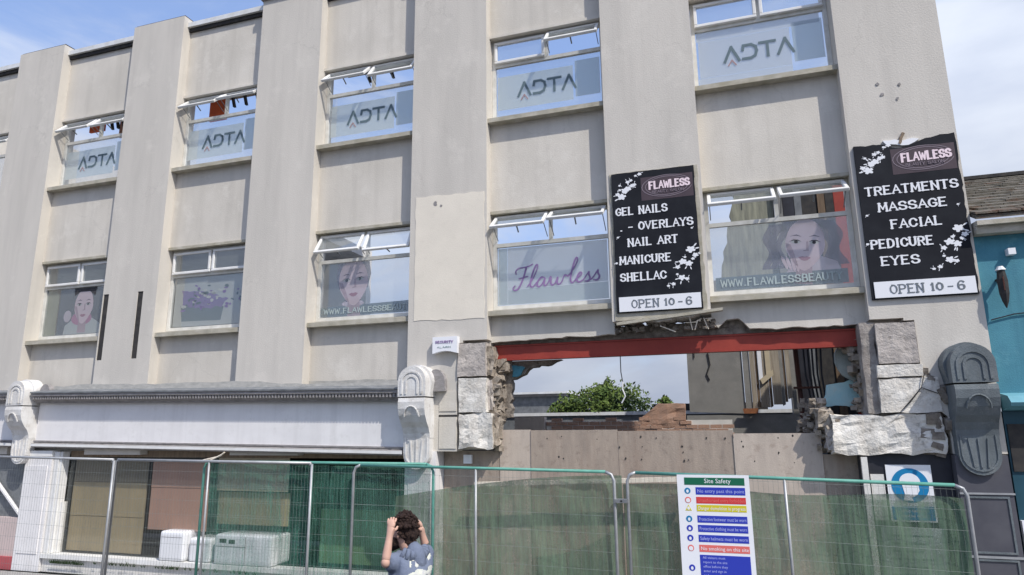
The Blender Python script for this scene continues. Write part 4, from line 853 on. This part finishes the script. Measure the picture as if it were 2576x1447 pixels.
# ------------------------------------------------------------------ the two black sign boards
def flowers(bm, spots, y):
    for k, (cx, cz, s) in enumerate(spots):
        n = 30; rot = random.random()*6; pts = []
        for q in range(n):
            th = q*2*PI/n; r = s*(.62+.38*abs(math.cos(2.5*th)))*random.uniform(.9, 1.1); pts.append((cx+r*1.1*math.cos(rot+th), cz+r*.85*math.sin(rot+th)))
        prism(bm, pts, y-.003-.0001*k, y)
        for q in range(2):
            a_ = random.random()*6; prism(bm, ell(cx+math.cos(a_)*s*1.5, cz+math.sin(a_)*s*1.5, s*.5, s*.16, 8, a_), y-.0028-.0001*k-.00003*q, y)
def sign(x0, x1, z1, z0, zp, rows, label, torn, lg):
    t = thing('sign_board', ((x0+x1)/2, -.03, z0), label, 'sign board', 'black beauty salon sign boards')
    Wd, Hd = x1-x0, z1-z0; yb = -.035
    bm = B()
    if torn: top = ragged([(x0, z1-.0), (x0, z0-.015), (x1, z0-.015), (x1, z1+.03), (x0+Wd*.72, z1+.0), (x0+Wd*.6, z1-.06), (x0+Wd*.45, z1-.10), (x0+Wd*.3, z1-.02)], .07, .012, {2, 3, 4, 5, 6, 7})
    else: top = ragged([(x0, z1), (x0, z0-.015), (x1, z0-.015), (x1, z1)], .09, .006, {0, 2, 3})
    prism(bm, top, yb, 0); obj('panel', bm, M_black, t)
    if not torn:
        bm = B(); prism(bm, ragged([(x0-.035, z1+.015), (x0-.035, z0-.12), (x1-.2, z0-.10), (x1+.05, z0-.03), (x1+.05, z1+.01)], .1, .01), -.012, 0); obj('backing', bm, M_sill, t)
    else:
        bm = B(); prism(bm, ragged([(x0+Wd*.3, z1+.03), (x0+Wd*.33, z1-.03), (x0+Wd*.55, z1-.07), (x0+Wd*.66, z1-.0), (x0+Wd*.6, z1+.02), (x0+Wd*.5, z1-.0), (x0+Wd*.42, z1+.03)], .05, .008), yb-.003, -.001); obj('torn_edge', bm, M_sgnw, t)
        bm = B(); prism(bm, ragged([(x0+Wd*.45, z1-.03), (x0+Wd*.47, z1-.05), (x0+Wd*.53, z1+.1), (x0+Wd*.5, z1+.12)], .04, .008), yb-.01, -.001); obj('curled_scrap', bm, M_timber, t)
    # logo
    lx0, lx1, lz1, lz0 = x0+Wd*.36, x1-Wd*.02, z1-Hd*.05, z1-Hd*.22
    bm = B(); box(bm, lx0, lx1, yb-.0015, yb-.0003, lz0, lz1); obj('logo_ground', bm, M_maroon, t)
    bm = B(); 
    for rr in (1.0, .86):
        pts = ell((lx0+lx1)/2, (lz0+lz1)/2+.02, (lx1-lx0)*.48*rr, (lz1-lz0)*.46*rr, 26)
        for a_, b_ in zip(pts[2:], pts[3:]): seg(bm, a_, b_, .010, yb-.0035, yb-.0014)
    obj('logo_swirl', bm, M_lilac, t)
    lettering('lettering', 'FLAWLESS', lx0+.12, lx1-.05, z1-Hd*.115, Hd*.05, yb-.0014, M_pink, t, t=.24, serif=False, slope=0)
    lettering('lettering', 'BEAUTY SALON', lx0+.16, lx1-.14, z1-Hd*.165, Hd*.018, yb-.0014, M_lilac, t, t=.2, serif=False)
    for s, u0, u1, vc in rows:
        lettering('lettering', s, x0+u0*Wd, x0+u1*Wd, z1-vc*Hd, Hd*.052, yb-.0003, M_sgnw, t, t=.2)
    bm = B(); flowers(bm, [(x0+Wd*u, z1-Hd*v, s) for u, v, s in ((.12, .175, .06), (.07, .155, .035), (.2, .12, .05), (.16, .13, .05), (.25, .10, .035), (.28, .095, .03), (.2, .07, .03), (.24, .06, .025), (.35, .02, .03), (.3, .03, .02), (.1, .09, .02), (.15, .145, .02))], yb-.0004); obj('flower_motif', bm, M_sgnw, t)
    bm = B(); flowers(bm, [(x0+Wd*u, z1-Hd*v, s) for u, v, s in ((.9, .60, .062), (.95, .64, .04), (.8, .68, .055), (.87, .695, .05), (.74, .715, .035), (.92, .665, .025), (.78, .79, .05), (.84, .80, .03), (.68, .83, .03), (.62, .84, .022), (.73, .765, .02), (.83, .65, .02))], yb-.0004); obj('flower_motif', bm, M_sgnw, t)
    bm = B(); flowers(bm, [(x0+Wd*.05, z1-Hd*.47, .018), (x0+Wd*.93, z1-Hd*.45, .016), (x0+Wd*.02, z1-Hd*.655, .02)], yb-.0004); obj('flower_motif', bm, M_sgnw, t)
    bm = B(); box(bm, x0+Wd*.03, x1-Wd*.02, yb-.012, yb-.001, z0, zp); obj('hours_plate', bm, M_sgnw, t, bevel=.004)
    lettering('lettering', 'OPEN', x0+Wd*.18, x0+Wd*.50, (z0+zp)/2, (zp-z0)*.52, yb-.0122, M_ink, t, t=.13)
    lettering('lettering', '10', x0+Wd*.56, x0+Wd*.68, (z0+zp)/2, (zp-z0)*.42, yb-.0122, M_ink, t, t=.2)
    lettering('lettering', '-', x0+Wd*.72, x0+Wd*.77, (z0+zp)/2, (zp-z0)*.52, yb-.0122, M_ink, t, t=.16)
    lettering('lettering', '6', x0+Wd*.81, x0+Wd*.88, (z0+zp)/2, (zp-z0)*.52, yb-.0122, M_ink, t, t=.16)
sign(-1.385, -.175, 6.21, 4.09, 4.305, (('GEL NAILS', .04, .66, .285), ('. - OVERLAYS', .08, .95, .40), ('NAIL ART', .17, .76, .515), ('MANICURE', .06, .67, .64), ('SHELLAC', .06, .60, .76)),
     'left black salon sign listing gel nails, overlays, nail art, manicure and shellac', False, 0)
sign(1.945, 3.150, 6.19, 4.066, 4.28, (('TREATMENTS', .06, .96, .315), ('MASSAGE', .17, .83, .425), ('FACIAL', .27, .76, .54), ('PEDICURE', .05, .65, .66), ('EYES', .13, .50, .77)),
     'right black salon sign listing treatments, massage, facial, pedicure and eyes, torn along its top', True, 0)

# ------------------------------------------------------------------ round blue head protection sign
def ftext(name, s, x, z, h, y, m, parent, wmax=None, al='LEFT'):
    cu = bpy.data.curves.new(name, 'FONT'); cu.body = s; cu.size = h/.72; cu.align_x = al; cu.extrude = .0004; cu.resolution_u = 2
    ob = bpy.data.objects.new(name, cu); C.objects.link(ob); bpy.context.view_layer.update()
    me = bpy.data.meshes.new_from_object(ob.evaluated_get(bpy.context.evaluated_depsgraph_get())); bpy.data.objects.remove(ob)
    k = 1
    if wmax:
        xs = [v.co.x for v in me.vertices]; k = min(1, wmax/(max(xs)-min(xs)))
    for v in me.vertices: v.co = Vector((x+v.co.x*k, y-v.co.z, z+v.co.y))
    me.materials.clear(); return link(name, me, m, parent)
M_blue = mat('sign_blue', (.01, .20, .42), rough=.5); M_blue2 = mat('sign_deep_blue', (.03, .05, .42), rough=.5); M_sred = mat('sign_red', (.62, .05, .05), rough=.5); M_yel = mat('sign_yellow', (.62, .55, .03), rough=.5); M_sgreen = mat('sign_green', (.01, .13, .07), rough=.5)
M_salmon = mat('sign_faded_red', (.72, .16, .14), rough=.5); M_palet = mat('sign_pale_text', (.42, .46, .80), rough=.5)
t = thing('safety_sign', (2.11, 0, 1.28), 'white safety sign with helmeted head in a blue disc on dark shop wall', 'safety sign')
bm = B(); box(bm, 1.87, 2.37, .045, .056, 1.29, 1.965); obj('plate', bm, M_sgnw, t, bevel=.004)
bm = B(); prism(bm, ell(2.12, 1.72, .205, .205, 36), .041, .0445); obj('disc', bm, M_blue, t)
bm = B(); prism(bm, [(2.0, 1.76)]+[(2.12-.115*math.cos(a*PI/10), 1.76+.105*math.sin(a*PI/10)) for a in range(11)]+[(2.26, 1.755), (2.26, 1.735), (2.0, 1.735)], .037, .0405)
prism(bm, [(2.03, 1.73), (2.21, 1.73), (2.215, 1.66), (2.18, 1.60), (2.12, 1.575), (2.14, 1.54), (2.03, 1.54), (2.05, 1.62)], .037, .0405); obj('helmeted_head', bm, M_sgnw, t)
bm = B(); box(bm, 1.89, 2.35, .041, .0445, 1.31, 1.47); obj('caption_panel', bm, M_blue, t)
ftext('lettering', 'Safety helmets', 2.12, 1.405, .035, .040, M_sgnw, t, .4, 'CENTER'); ftext('lettering', 'must be worn', 2.12, 1.345, .035, .040, M_sgnw, t, .4, 'CENTER')
t = thing('white_notice', (2.05, 0, .5), 'large faded white notice below the blue safety sign behind the netting', 'notice')
bm = B(); box(bm, 1.74, 2.42, .045, .057, .55, 1.22); obj('sheet', bm, mat('faded_notice', (.50, .56, .54), (.44, .5, .48), scale=2), t)
bm = B()
for k in range(6): box(bm, 1.82, 2.30-.06*(k % 3), .042, .0445, 1.12-k*.09, 1.135-k*.09)
obj('ruled_lines', bm, M_fband, t)
bm = B(); box(bm, 1.69, 1.84, .03, .044, 1.3, 1.85); tag(obj('grey_plaque', bm, M_concrete), 'pale grey panel left of the blue safety sign', 'panel')

# ------------------------------------------------------------------ site safety board on the fence
def zf(v): return px(1800, v, -1.47).z
t = thing('site_safety_board', (-.19, -1.47, .75), 'white site safety board with green heading and coloured rows hung on the right fence panel', 'safety board')
X0, X1 = -.575, .205; yb = -1.478
bm = B(); box(bm, X0, X1, yb, yb+.01, .72, 1.925); obj('plate', bm, M_sgnw, t, bevel=.004)
rows = [(1.895, 1.815, M_sgreen, 'Site Safety', M_sgnw), (1.79, 1.71, M_blue2, 'No entry past this point', M_palet), (1.685, 1.615, M_sred, 'Unauthorised entry forbidden', M_salmon), (1.60, 1.53, M_yel, 'Danger demolition in progress', M_sgnw),
        (1.485, 1.41, M_blue2, 'Protective footwear must be worn', M_palet), (1.385, 1.31, M_blue2, 'Protective clothing must be worn', M_palet), (1.28, 1.205, M_blue2, 'Safety helmets must be worn', M_palet), (1.175, 1.10, M_salmon, 'No smoking on this site', M_sgnw), (1.07, .76, M_blue2, '', M_palet)]
for k, (za, zb_, m, s, tm) in enumerate(rows):
    bm = B(); box(bm, X0+.2 if k else X0+.08, X1-.05, yb-.002, yb-.0003, zb_, za); obj('row_panel', bm, m, t)
    if s: ftext('lettering', s, (X0+.215 if k else (X0+X1)/2+.05), (za+zb_)/2-.018, .038 if k else .05, yb-.0025, tm, t, .50 if k else .36, 'LEFT' if k else 'CENTER')
for q in range(6): ftext('lettering', ('All visitors must', 'report to the site', 'office before they', 'enter and sign in', 'and wear safety', 'equipment')[q], X0+.23, 1.03-q*.046, .026, yb-.0025, M_palet, t, .46)
for k, (zc, m) in enumerate(((1.75, M_blue), (1.65, M_salmon), (1.565, M_yel), (1.447, M_blue), (1.347, M_blue2), (1.243, M_blue2), (1.137, M_salmon), (.93, M_blue2))):
    bm = B(); xc = X0+.11
    if k == 2: prism(bm, [(xc-.035, zc-.03), (xc+.035, zc-.03), (xc, zc+.035)], yb-.002, yb-.0003)
    else: prism(bm, ell(xc, zc, .034, .034, 18), yb-.002, yb-.0003)
    obj('icon_disc', bm, m, t)
    bm = B(); prism(bm, ell(xc, zc-.004, .014 if k not in (1, 6) else .024, .018 if k not in (1, 6) else .024, 12), yb-.0035, yb-.0021); obj('pictogram', bm, M_sgnw, t)

# ------------------------------------------------------------------ fence panels and netting
def panel(xl, xr, y, zl, zr, label, tubem, railm=None, square=False, mid=True):
    t = thing('site_fence', ((xl+xr)/2, y, 0), label, 'fence panel', 'mesh fence panels along the pavement')
    r = .019; c = .10 if not square else .012
    def Z(x): return zl+(zr-zl)*(x-xl)/(xr-xl)
    bm = B(); tube(bm, [(xl, y, .1), (xl, y, Z(xl)-c), (xl+.03, y, Z(xl)-.03), (xl+c, y, Z(xl))], r, 8); obj('post', bm, tubem, t, smooth=True)
    bm = B(); tube(bm, [(xr, y, .1), (xr, y, Z(xr)-c), (xr-.03, y, Z(xr)-.03), (xr-c, y, Z(xr))], r, 8); obj('post', bm, tubem, t, smooth=True)
    bm = B(); tube(bm, [(xl+c, y, Z(xl+c)), (xr-c, y, Z(xr-c))], r, 8); obj('top_rail', bm, railm or tubem, t, smooth=True)
    bm = B(); tube(bm, [(xl, y, .18), (xr, y, .18)], r, 8); obj('bottom_rail', bm, tubem, t, smooth=True)
    if mid:
        xm = (xl+xr)/2; bm = B(); tube(bm, [(xm, y, .18), (xm, y, Z(xm))], r*.8, 8); obj('middle_post', bm, tubem, t, smooth=True)
    bm = B(); k = xl+.045
    while k < xr-.02:
        z_ = Z(k)-.02; d = .0011; v = [bm.verts.new(p) for p in ((k-d, y-d, .18), (k+d, y-d, .18), (k, y+d, .18), (k-d, y-d, z_), (k+d, y-d, z_), (k, y+d, z_))]
        for f in ((0, 1, 4, 3), (1, 2, 5, 4), (2, 0, 3, 5)): bm.faces.new([v[q] for q in f])
        k += .052
    for q in range(9):
        z0_ = .3+q*.2; tube(bm, [(xl, y-.004, z0_), (xr, y-.004, z0_+(zr-zl))], .0016, 3)
    o = obj('wire_mesh', bm, M_wire, t); o['kind'] = 'stuff'
    bm = B(); box(bm, xr-.3, xr+.3, y-.12, y+.12, 0.004, .13); obj('block_foot', bm, M_dgrey, t, bevel=.02)
    return t
panel(-8.83, -5.41, -1.50, 2.05, 2.02, 'bare grey fence panel in front of the olive and pink boards', M_galv, square=True)
panel(-12.3, -8.87, -1.52, 2.10, 2.05, 'leftmost bare grey fence panel before the white shop pilaster', M_galv, mid=False, square=True)
panel(-7.27, -3.64, -1.42, 2.03, 2.015, 'green tubed fence panel wrapped in dark netting behind the man', M_greenp)
panel(-4.78, -1.30, -1.46, 2.00, 1.945, 'middle fence panel with a green top rail and drooping netting', M_galv, railm=M_greenp)
panel(-1.15, 2.30, -1.42, 1.94, 1.845, 'right fence panel carrying the site safety board', M_galv, railm=M_greenp)
bm = B(); box(bm, -1.30, -1.15, -1.50, -1.40, 1.60, 1.64); tube(bm, [(-1.22, -1.50, 1.62), (-1.22, -1.36, 1.62)], .012, 6); tag(obj('fence_clamp', bm, M_lead, bevel=.005), 'dark clamp joining the middle and right fence panels', 'clamp')
bm = B(); tube(bm, [(-7.35, -1.45, 2.03), (-7.0, -1.44, 2.10), (-6.92, -1.44, 2.16), (-6.97, -1.45, 2.12), (-7.2, -1.46, 2.02)], .012, 5); tag(obj('rope_end', bm, M_timberp), 'pale rope end sticking up from the green top rail', 'rope')
def net(name, xl, xr, y, top, m, label, bot=.12):
    bm = B(); nx, nz_ = 110, 40; g = []
    for i in range(nx+1):
        x_ = xl+(xr-xl)*i/nx; zt_ = top((x_-xl)/(xr-xl)); col = []
        for j in range(nz_+1):
            f = j/nz_; z_ = zt_+(bot-zt_)*f
            w_ = .04*noise.noise(Vector((x_*2.3+z_*.8, z_*1.1, 3)))+.022*noise.noise(Vector((x_*8, z_*2+x_, 1)))+.008*noise.noise(Vector((x_*21, z_*5, 1)))
            col.append(bm.verts.new((x_, y+w_, z_)))
        g.append(col)
    for i in range(nx):
        for j in range(nz_): bm.faces.new((g[i][j], g[i+1][j], g[i+1][j+1], g[i][j+1]))
    o = obj(name, bm, m, smooth=True); return tag(o, label, 'netting', 'green debris netting on the fence')
net('debris_netting', -7.2, -3.70, -1.37, lambda f: 2.0-.03*f, M_net, 'dark green netting on the fence panel behind the man')
net('debris_netting', -4.2, -1.22, -1.38, lambda f: 1.60+.30*math.sin(f*PI/2), M_net2, 'sagging pale green netting on the middle fence panel, highest at its right')
net('debris_netting', -2.3, -1.32, -1.36, lambda f: .95+.35*f*f, M_net, 'dark green fold of netting low beside the fence clamp')
net('debris_netting', -1.21, 2.28, -1.36, lambda f: 1.80+.03*math.sin(f*9)-.10*f, M_net2, 'pale green netting across the right fence panel')
net('debris_netting', -1.08, -.60, -1.34, lambda f: 1.50-.12*f, M_net, 'dark green netting scrap between the clamp and the safety board')
net('debris_netting', .95, 2.28, -1.34, lambda f: 1.70-.04*f, M_net, 'second dark green netting layer before the white notice')

# weeds on the left sill
def weeds(x0, x1, z, n, label, y=-.07):
    bm = B()
    for _ in range(n):
        xk = random.uniform(x0, x1); 
        for q in range(5):
            a_ = random.uniform(0, 2*PI); L = random.uniform(.03, .10); p = Vector((xk, y, z)); d = Vector((math.cos(a_)*.6, -abs(math.sin(a_))*.3, random.uniform(.4, 1)))*L; n_ = d.cross(Vector((0, 1, 0))).normalized()*.008
            bm.faces.new([bm.verts.new(p-n_), bm.verts.new(p+n_), bm.verts.new(p+d)])
    o = obj('weeds', bm, M_leaf2); o['kind'] = 'stuff'; tag(o, label, 'weeds'); return o
weeds(-11.7, -10.9, .17, 90, 'clump of green weeds under the left end of the shop sill')
weeds(-10.8, -7.2, .20, 60, 'sparse dark weeds along the foot of the shop sill')

# ------------------------------------------------------------------ the man
def skin_mesh(name, verts, edges, radii, m, parent, sub=2, root=0):
    me = bpy.data.meshes.new(name); me.from_pydata([tuple(v) for v in verts], edges, []); ob = bpy.data.objects.new(name, me); C.objects.link(ob)
    sm = ob.modifiers.new('skin', 'SKIN'); sm.use_smooth_shade = True
    for k, r in enumerate(radii):
        r = r if isinstance(r, tuple) else (r, r); me.skin_vertices[0].data[k].radius = r
    for k in range(len(verts)): me.skin_vertices[0].data[k].use_root = (k == root)
    ss = ob.modifiers.new('sub', 'SUBSURF'); ss.levels = sub; ss.render_levels = sub
    bpy.context.view_layer.update()
    m2 = bpy.data.meshes.new_from_object(ob.evaluated_get(bpy.context.evaluated_depsgraph_get())); bpy.data.objects.remove(ob)
    m2.name = name
    for p in m2.polygons: p.use_smooth = True
    m2.materials.clear(); return link(name, m2, m, parent)
M_skin = mat('skin', (.56, .36, .28), (.50, .30, .23), scale=9, rough=.6)
M_hood = mat('grey_blue_hoodie', (.165, .195, .265), (.125, .15, .215), scale=5, rough=.95, bump=.5, bscale=40)
M_hair = mat('dark_curly_hair', (.045, .024, .018), (.025, .014, .012), scale=30, rough=.7, bump=1, bscale=90)
M_jean = mat('dark_jeans', (.05, .06, .09), (.04, .05, .075), scale=12, rough=.9)
M_shoe = mat('dark_shoes', (.03, .03, .03), rough=.6)
PZ = -4.2
ground_man = -.116
MAN = thing('person', (-2.62, PZ, ground_man), 'bearded man with curly dark hair in grey blue hoodie, hands raised to his face', 'person')
def q(u, v, y): return px(u, v, y)
# torso axes: facing left and towards the building
fw = Vector((-.90, .43, 0)).normalized(); rt = Vector((fw.y, -fw.x, 0))
neck = q(1030, 1388, -4.2); chest = Vector((-2.56, -4.28, 1.22)); pelvis = Vector((-2.54, -4.26, .86))
shL = neck+Vector((0, 0, -.06))-rt*.155; shR = neck+Vector((0, 0, -.055))+rt*.165
elL = q(970, 1416, -4.42); elR = q(1076, 1392, -3.98)
haL = q(981, 1342, -4.36); haR = q(1060, 1338, -4.05)
V_ = [pelvis, (pelvis+chest)/2, chest, neck+Vector((0, 0, -.05)), neck+Vector((0, 0, .03)), shL, shR]
hipL = pelvis-rt*.10+Vector((0, 0, -.06)); hipR = pelvis+rt*.10+Vector((0, 0, -.06))
# hoodie: torso and sleeves, one surface
slL = elL.lerp(haL, .12); slR = elR.lerp(haR, .45)
hv = [pelvis+Vector((0, 0, -.04)), (pelvis+chest)/2, chest, neck+Vector((0, 0, -.10)), neck+Vector((0, 0, .0)), shL, shL.lerp(elL, .55), elL.lerp(shL, .12), shR, shR.lerp(elR, .5), elR, slR]
hr = [(.19, .15), (.185, .145), (.19, .15), (.15, .12), .085, .095, .072, .060, .10, .075, .068, .056]
he = [(0, 1), (1, 2), (2, 3), (3, 4), (3, 5), (5, 6), (6, 7), (3, 8), (8, 9), (9, 10), (10, 11)]
HOOD = skin_mesh('hoodie', hv, he, hr, M_hood, MAN)
# hood lying on the back
bk_ = -fw
bm = B()
for k in range(9):
    a0 = -1.25+2.5*k/8; p0 = neck+bk_*(.085*math.cos(a0)+.02)+rt*(.12*math.sin(a0))+Vector((0, 0, .03-.05*math.cos(a0)))
    if k: tube(bm, [tuple(prev), tuple(p0)], .042+.012*math.cos(a0), 10)
    prev = p0
tube(bm, [tuple(neck+bk_*.035+Vector((0, 0, .05))), tuple(neck+bk_*.075+Vector((0, 0, .0))), tuple(neck+bk_*.125+Vector((0, 0, -.09))), tuple(neck+bk_*.14+Vector((0, 0, -.15)))], [.055, .085, .062, .018], 12)
for v in bm.verts: v.co += noise.noise_vector(v.co*14)*.014
obj('hood', bm, M_hood, MAN, smooth=True)
bfw, brt = fw, rt
fw = Vector((-.975, -.17, -.22)).normalized(); rt = Vector((fw.y, -fw.x, 0)).normalized()
# body under: head, neck, forearms, hands as one skin surface
hd = q(1010, 1335, -4.2)
hc = hd+Vector((0, 0, .0))
bv = [neck+Vector((0, 0, -.02)), neck.lerp(hc, .45), hc+fw*.0+Vector((0, 0, -.01)), hc+Vector((0, 0, .05)), hc+fw*.055+Vector((0, 0, -.075))]
skin_mesh('head', bv, [(0, 1), (1, 2), (2, 3), (2, 4)], [.062, .058, (.083, .092), (.075, .085), .045], M_skin, MAN)
def ico(bm, c, r, sc=(1, 1, 1), sub=2, amp=0.0, f=20):
    r_ = bmesh.ops.create_icosphere(bm, subdivisions=sub, radius=r, matrix=Matrix.Translation(c) @ Matrix.Diagonal((*sc, 1)))
    if amp:
        for v in r_['verts']: v.co += (v.co-Vector(c)).normalized()*amp*noise.noise(v.co*f)
bm = B(); ico(bm, hc+fw*.098+Vector((0, 0, -.03)), .018, (1, 1, 1.4)); obj('nose', bm, M_skin, MAN, smooth=True)
bm = B(); ico(bm, hc-rt*.088+Vector((0, 0, -.02)), .022, (.6, 1, 1.4)); ico(bm, hc+rt*.088+Vector((0, 0, -.02)), .022, (.6, 1, 1.4)); obj('ear', bm, M_skin, MAN, smooth=True)
M_eye = mat('eye_dark', (.02, .015, .01), rough=.2); M_lip = mat('lips', (.4, .16, .14), rough=.5)
bm = B(); ico(bm, hc+fw*.088-rt*.032+Vector((0, 0, .0)), .012); ico(bm, hc+fw*.088+rt*.032+Vector((0, 0, .0)), .012); obj('eyes', bm, M_eye, MAN, smooth=True)
bm = B(); ico(bm, hc+fw*.092+Vector((0, 0, -.075)), .016, (1.2, 1.2, .5)); obj('mouth', bm, M_lip, MAN, smooth=True)
bm = B(); ico(bm, hc+fw*.062+Vector((0, 0, -.095)), .052, (1, 1, 1), 3, .012, 40); ico(bm, hc+fw*.045-rt*.05+Vector((0, 0, -.075)), .036, (1, 1, 1.2), 3, .01, 40); obj('beard', bm, M_hair, MAN, smooth=True)
bm = B()
rnd = random.Random(5)
ico(bm, hc-fw*.036+Vector((0, 0, .035)), .098, (1, 1, .98), 3, .012, 30); ico(bm, hc-fw*.062+Vector((0, 0, -.03)), .082, (1, 1, 1.1), 3, .01, 30); ico(bm, hc-fw*.066+Vector((0, 0, -.095)), .066, (1, 1, 1), 3, .01, 30)
for _ in range(420):
    th = rnd.uniform(0, 2*PI); ph = rnd.uniform(-.45, 1.0)*PI/2
    d = Vector((math.cos(th)*math.cos(ph), math.sin(th)*math.cos(ph), math.sin(ph)))
    if d.dot(fw) > .30 and d.z < .5: continue
    ico(bm, hc-fw*.034+Vector((0, 0, .03 if d.z > -.1 else .0))+d*rnd.uniform(.085, .116), rnd.uniform(.006, .015), (rnd.uniform(.7, 2.0), rnd.uniform(.7, 1.8), rnd.uniform(.7, 2.0)), 1, .005, 60)
obj('hair', bm, M_hair, MAN, smooth=True)
def arm(name, e, h, cut, curl, side):
    st = e.lerp(h, cut); d = (h-e).normalized(); toward = (hc+fw*.09-h).normalized(); lat = d.cross(toward).normalized()
    av = [st, e.lerp(h, max(cut+.1, .5)), h-d*.02, h+d*.035, h+d*.075]; ar = [.042, .036, (.027, .03), (.038, .022), (.036, .02)]
    ed = [(0, 1), (1, 2), (2, 3), (3, 4)]
    for k in range(4):
        b0 = h+d*.08+lat*(-.030+.02*k); n0 = len(av); L = (.034, .04, .037, .028)[k]
        av += [b0+d*L*.6+toward*.008, b0+d*L*1.1+toward*L*.55, b0+d*L*1.0+toward*L*1.15]; ar += [.0105, .0095, .008]
        ed += [(4, n0), (n0, n0+1), (n0+1, n0+2)]
    n0 = len(av); av += [h+d*.03+lat*-.042*side+toward*.012, h+d*.062+lat*-.055*side+toward*.03]; ar += [.013, .0105]; ed += [(3, n0), (n0, n0+1)]
    skin_mesh(name, av, ed, ar, M_skin, MAN)
arm('forearm_and_hand', elL+Vector((0, 0, .0)), haL, .0, 1, 1); arm('forearm_and_hand', elR, haR, .40, 1, -1)
bm = B(); ico(bm, elL, .038, (1, 1, 1.1)); obj('elbow', bm, M_skin, MAN, smooth=True)
fw, rt = bfw, brt
# bright print across the back of the hoodie
for v in HOOD.data.vertices: v.co += noise.noise_vector(Vector((v.co.x*9, v.co.y*9, v.co.z*16)))*.011
from mathutils.bvhtree import BVHTree
hm = HOOD.data; tree = BVHTree.FromPolygons([v.co.copy() for v in hm.vertices], [tuple(p.vertices) for p in hm.polygons])
bm = B()
blobs = ((1040, 1402, 7, 10), (1048, 1418, 5, 10), (1078, 1400, 5, 9), (1058, 1440, 16, 9), (1082, 1436, 8, 14), (1040, 1449, 14, 8), (1070, 1455, 18, 10), (1032, 1420, 3, 8))
def inside(u, v):
    n_ = noise.noise(Vector((u*.11, v*.11, 2)))*.55
    return any(((u-a_)/ru)**2+((v-b_)/rv)**2 < 1+n_ for a_, b_, ru, rv in blobs)
cache = {}
def hit(u, v):
    if (u, v) not in cache:
        d_ = (F+RR*((u-IW/2)/FPX)+UU*((IH/2-v)/FPX)).normalized(); l_, n_, i_, ds = tree.ray_cast(CAM, d_); cache[(u, v)] = bm.verts.new(l_+n_*.003) if l_ is not None else None
    return cache[(u, v)]
for u in range(1020, 1100, 2):
    for v in range(1388, 1470, 2):
        if inside(u+1, v+1):
            c4 = [hit(u, v), hit(u+2, v), hit(u+2, v+2), hit(u, v+2)]
            if all(c4): bm.faces.new(c4)
obj('back_print', bm, mat('cream_print', (.62, .64, .52), (.42, .42, .45), scale=30, rough=.9), MAN, smooth=True)
# legs and shoes (below the frame)
lz = ground_man
lv = [pelvis, hipL, hipR, hipL+Vector((0, 0, -.38)), hipR+Vector((0, 0, -.38)), Vector((hipL.x, hipL.y, lz+.1)), Vector((hipR.x, hipR.y, lz+.1))]
skin_mesh('trousers', lv, [(0, 1), (0, 2), (1, 3), (2, 4), (3, 5), (4, 6)], [(.15, .12), .095, .095, .07, .07, .055, .055], M_jean, MAN)
for h_ in (hipL, hipR):
    bm = B(); ico(bm, Vector((h_.x, h_.y, lz+.05))+fw*.06, .05, (1.0, 1.0, .95), 2)
    ico(bm, Vector((h_.x, h_.y, lz+.045))+fw*.12, .045, (1, 1, .9), 2); obj('shoe', bm, M_shoe, MAN, smooth=True)
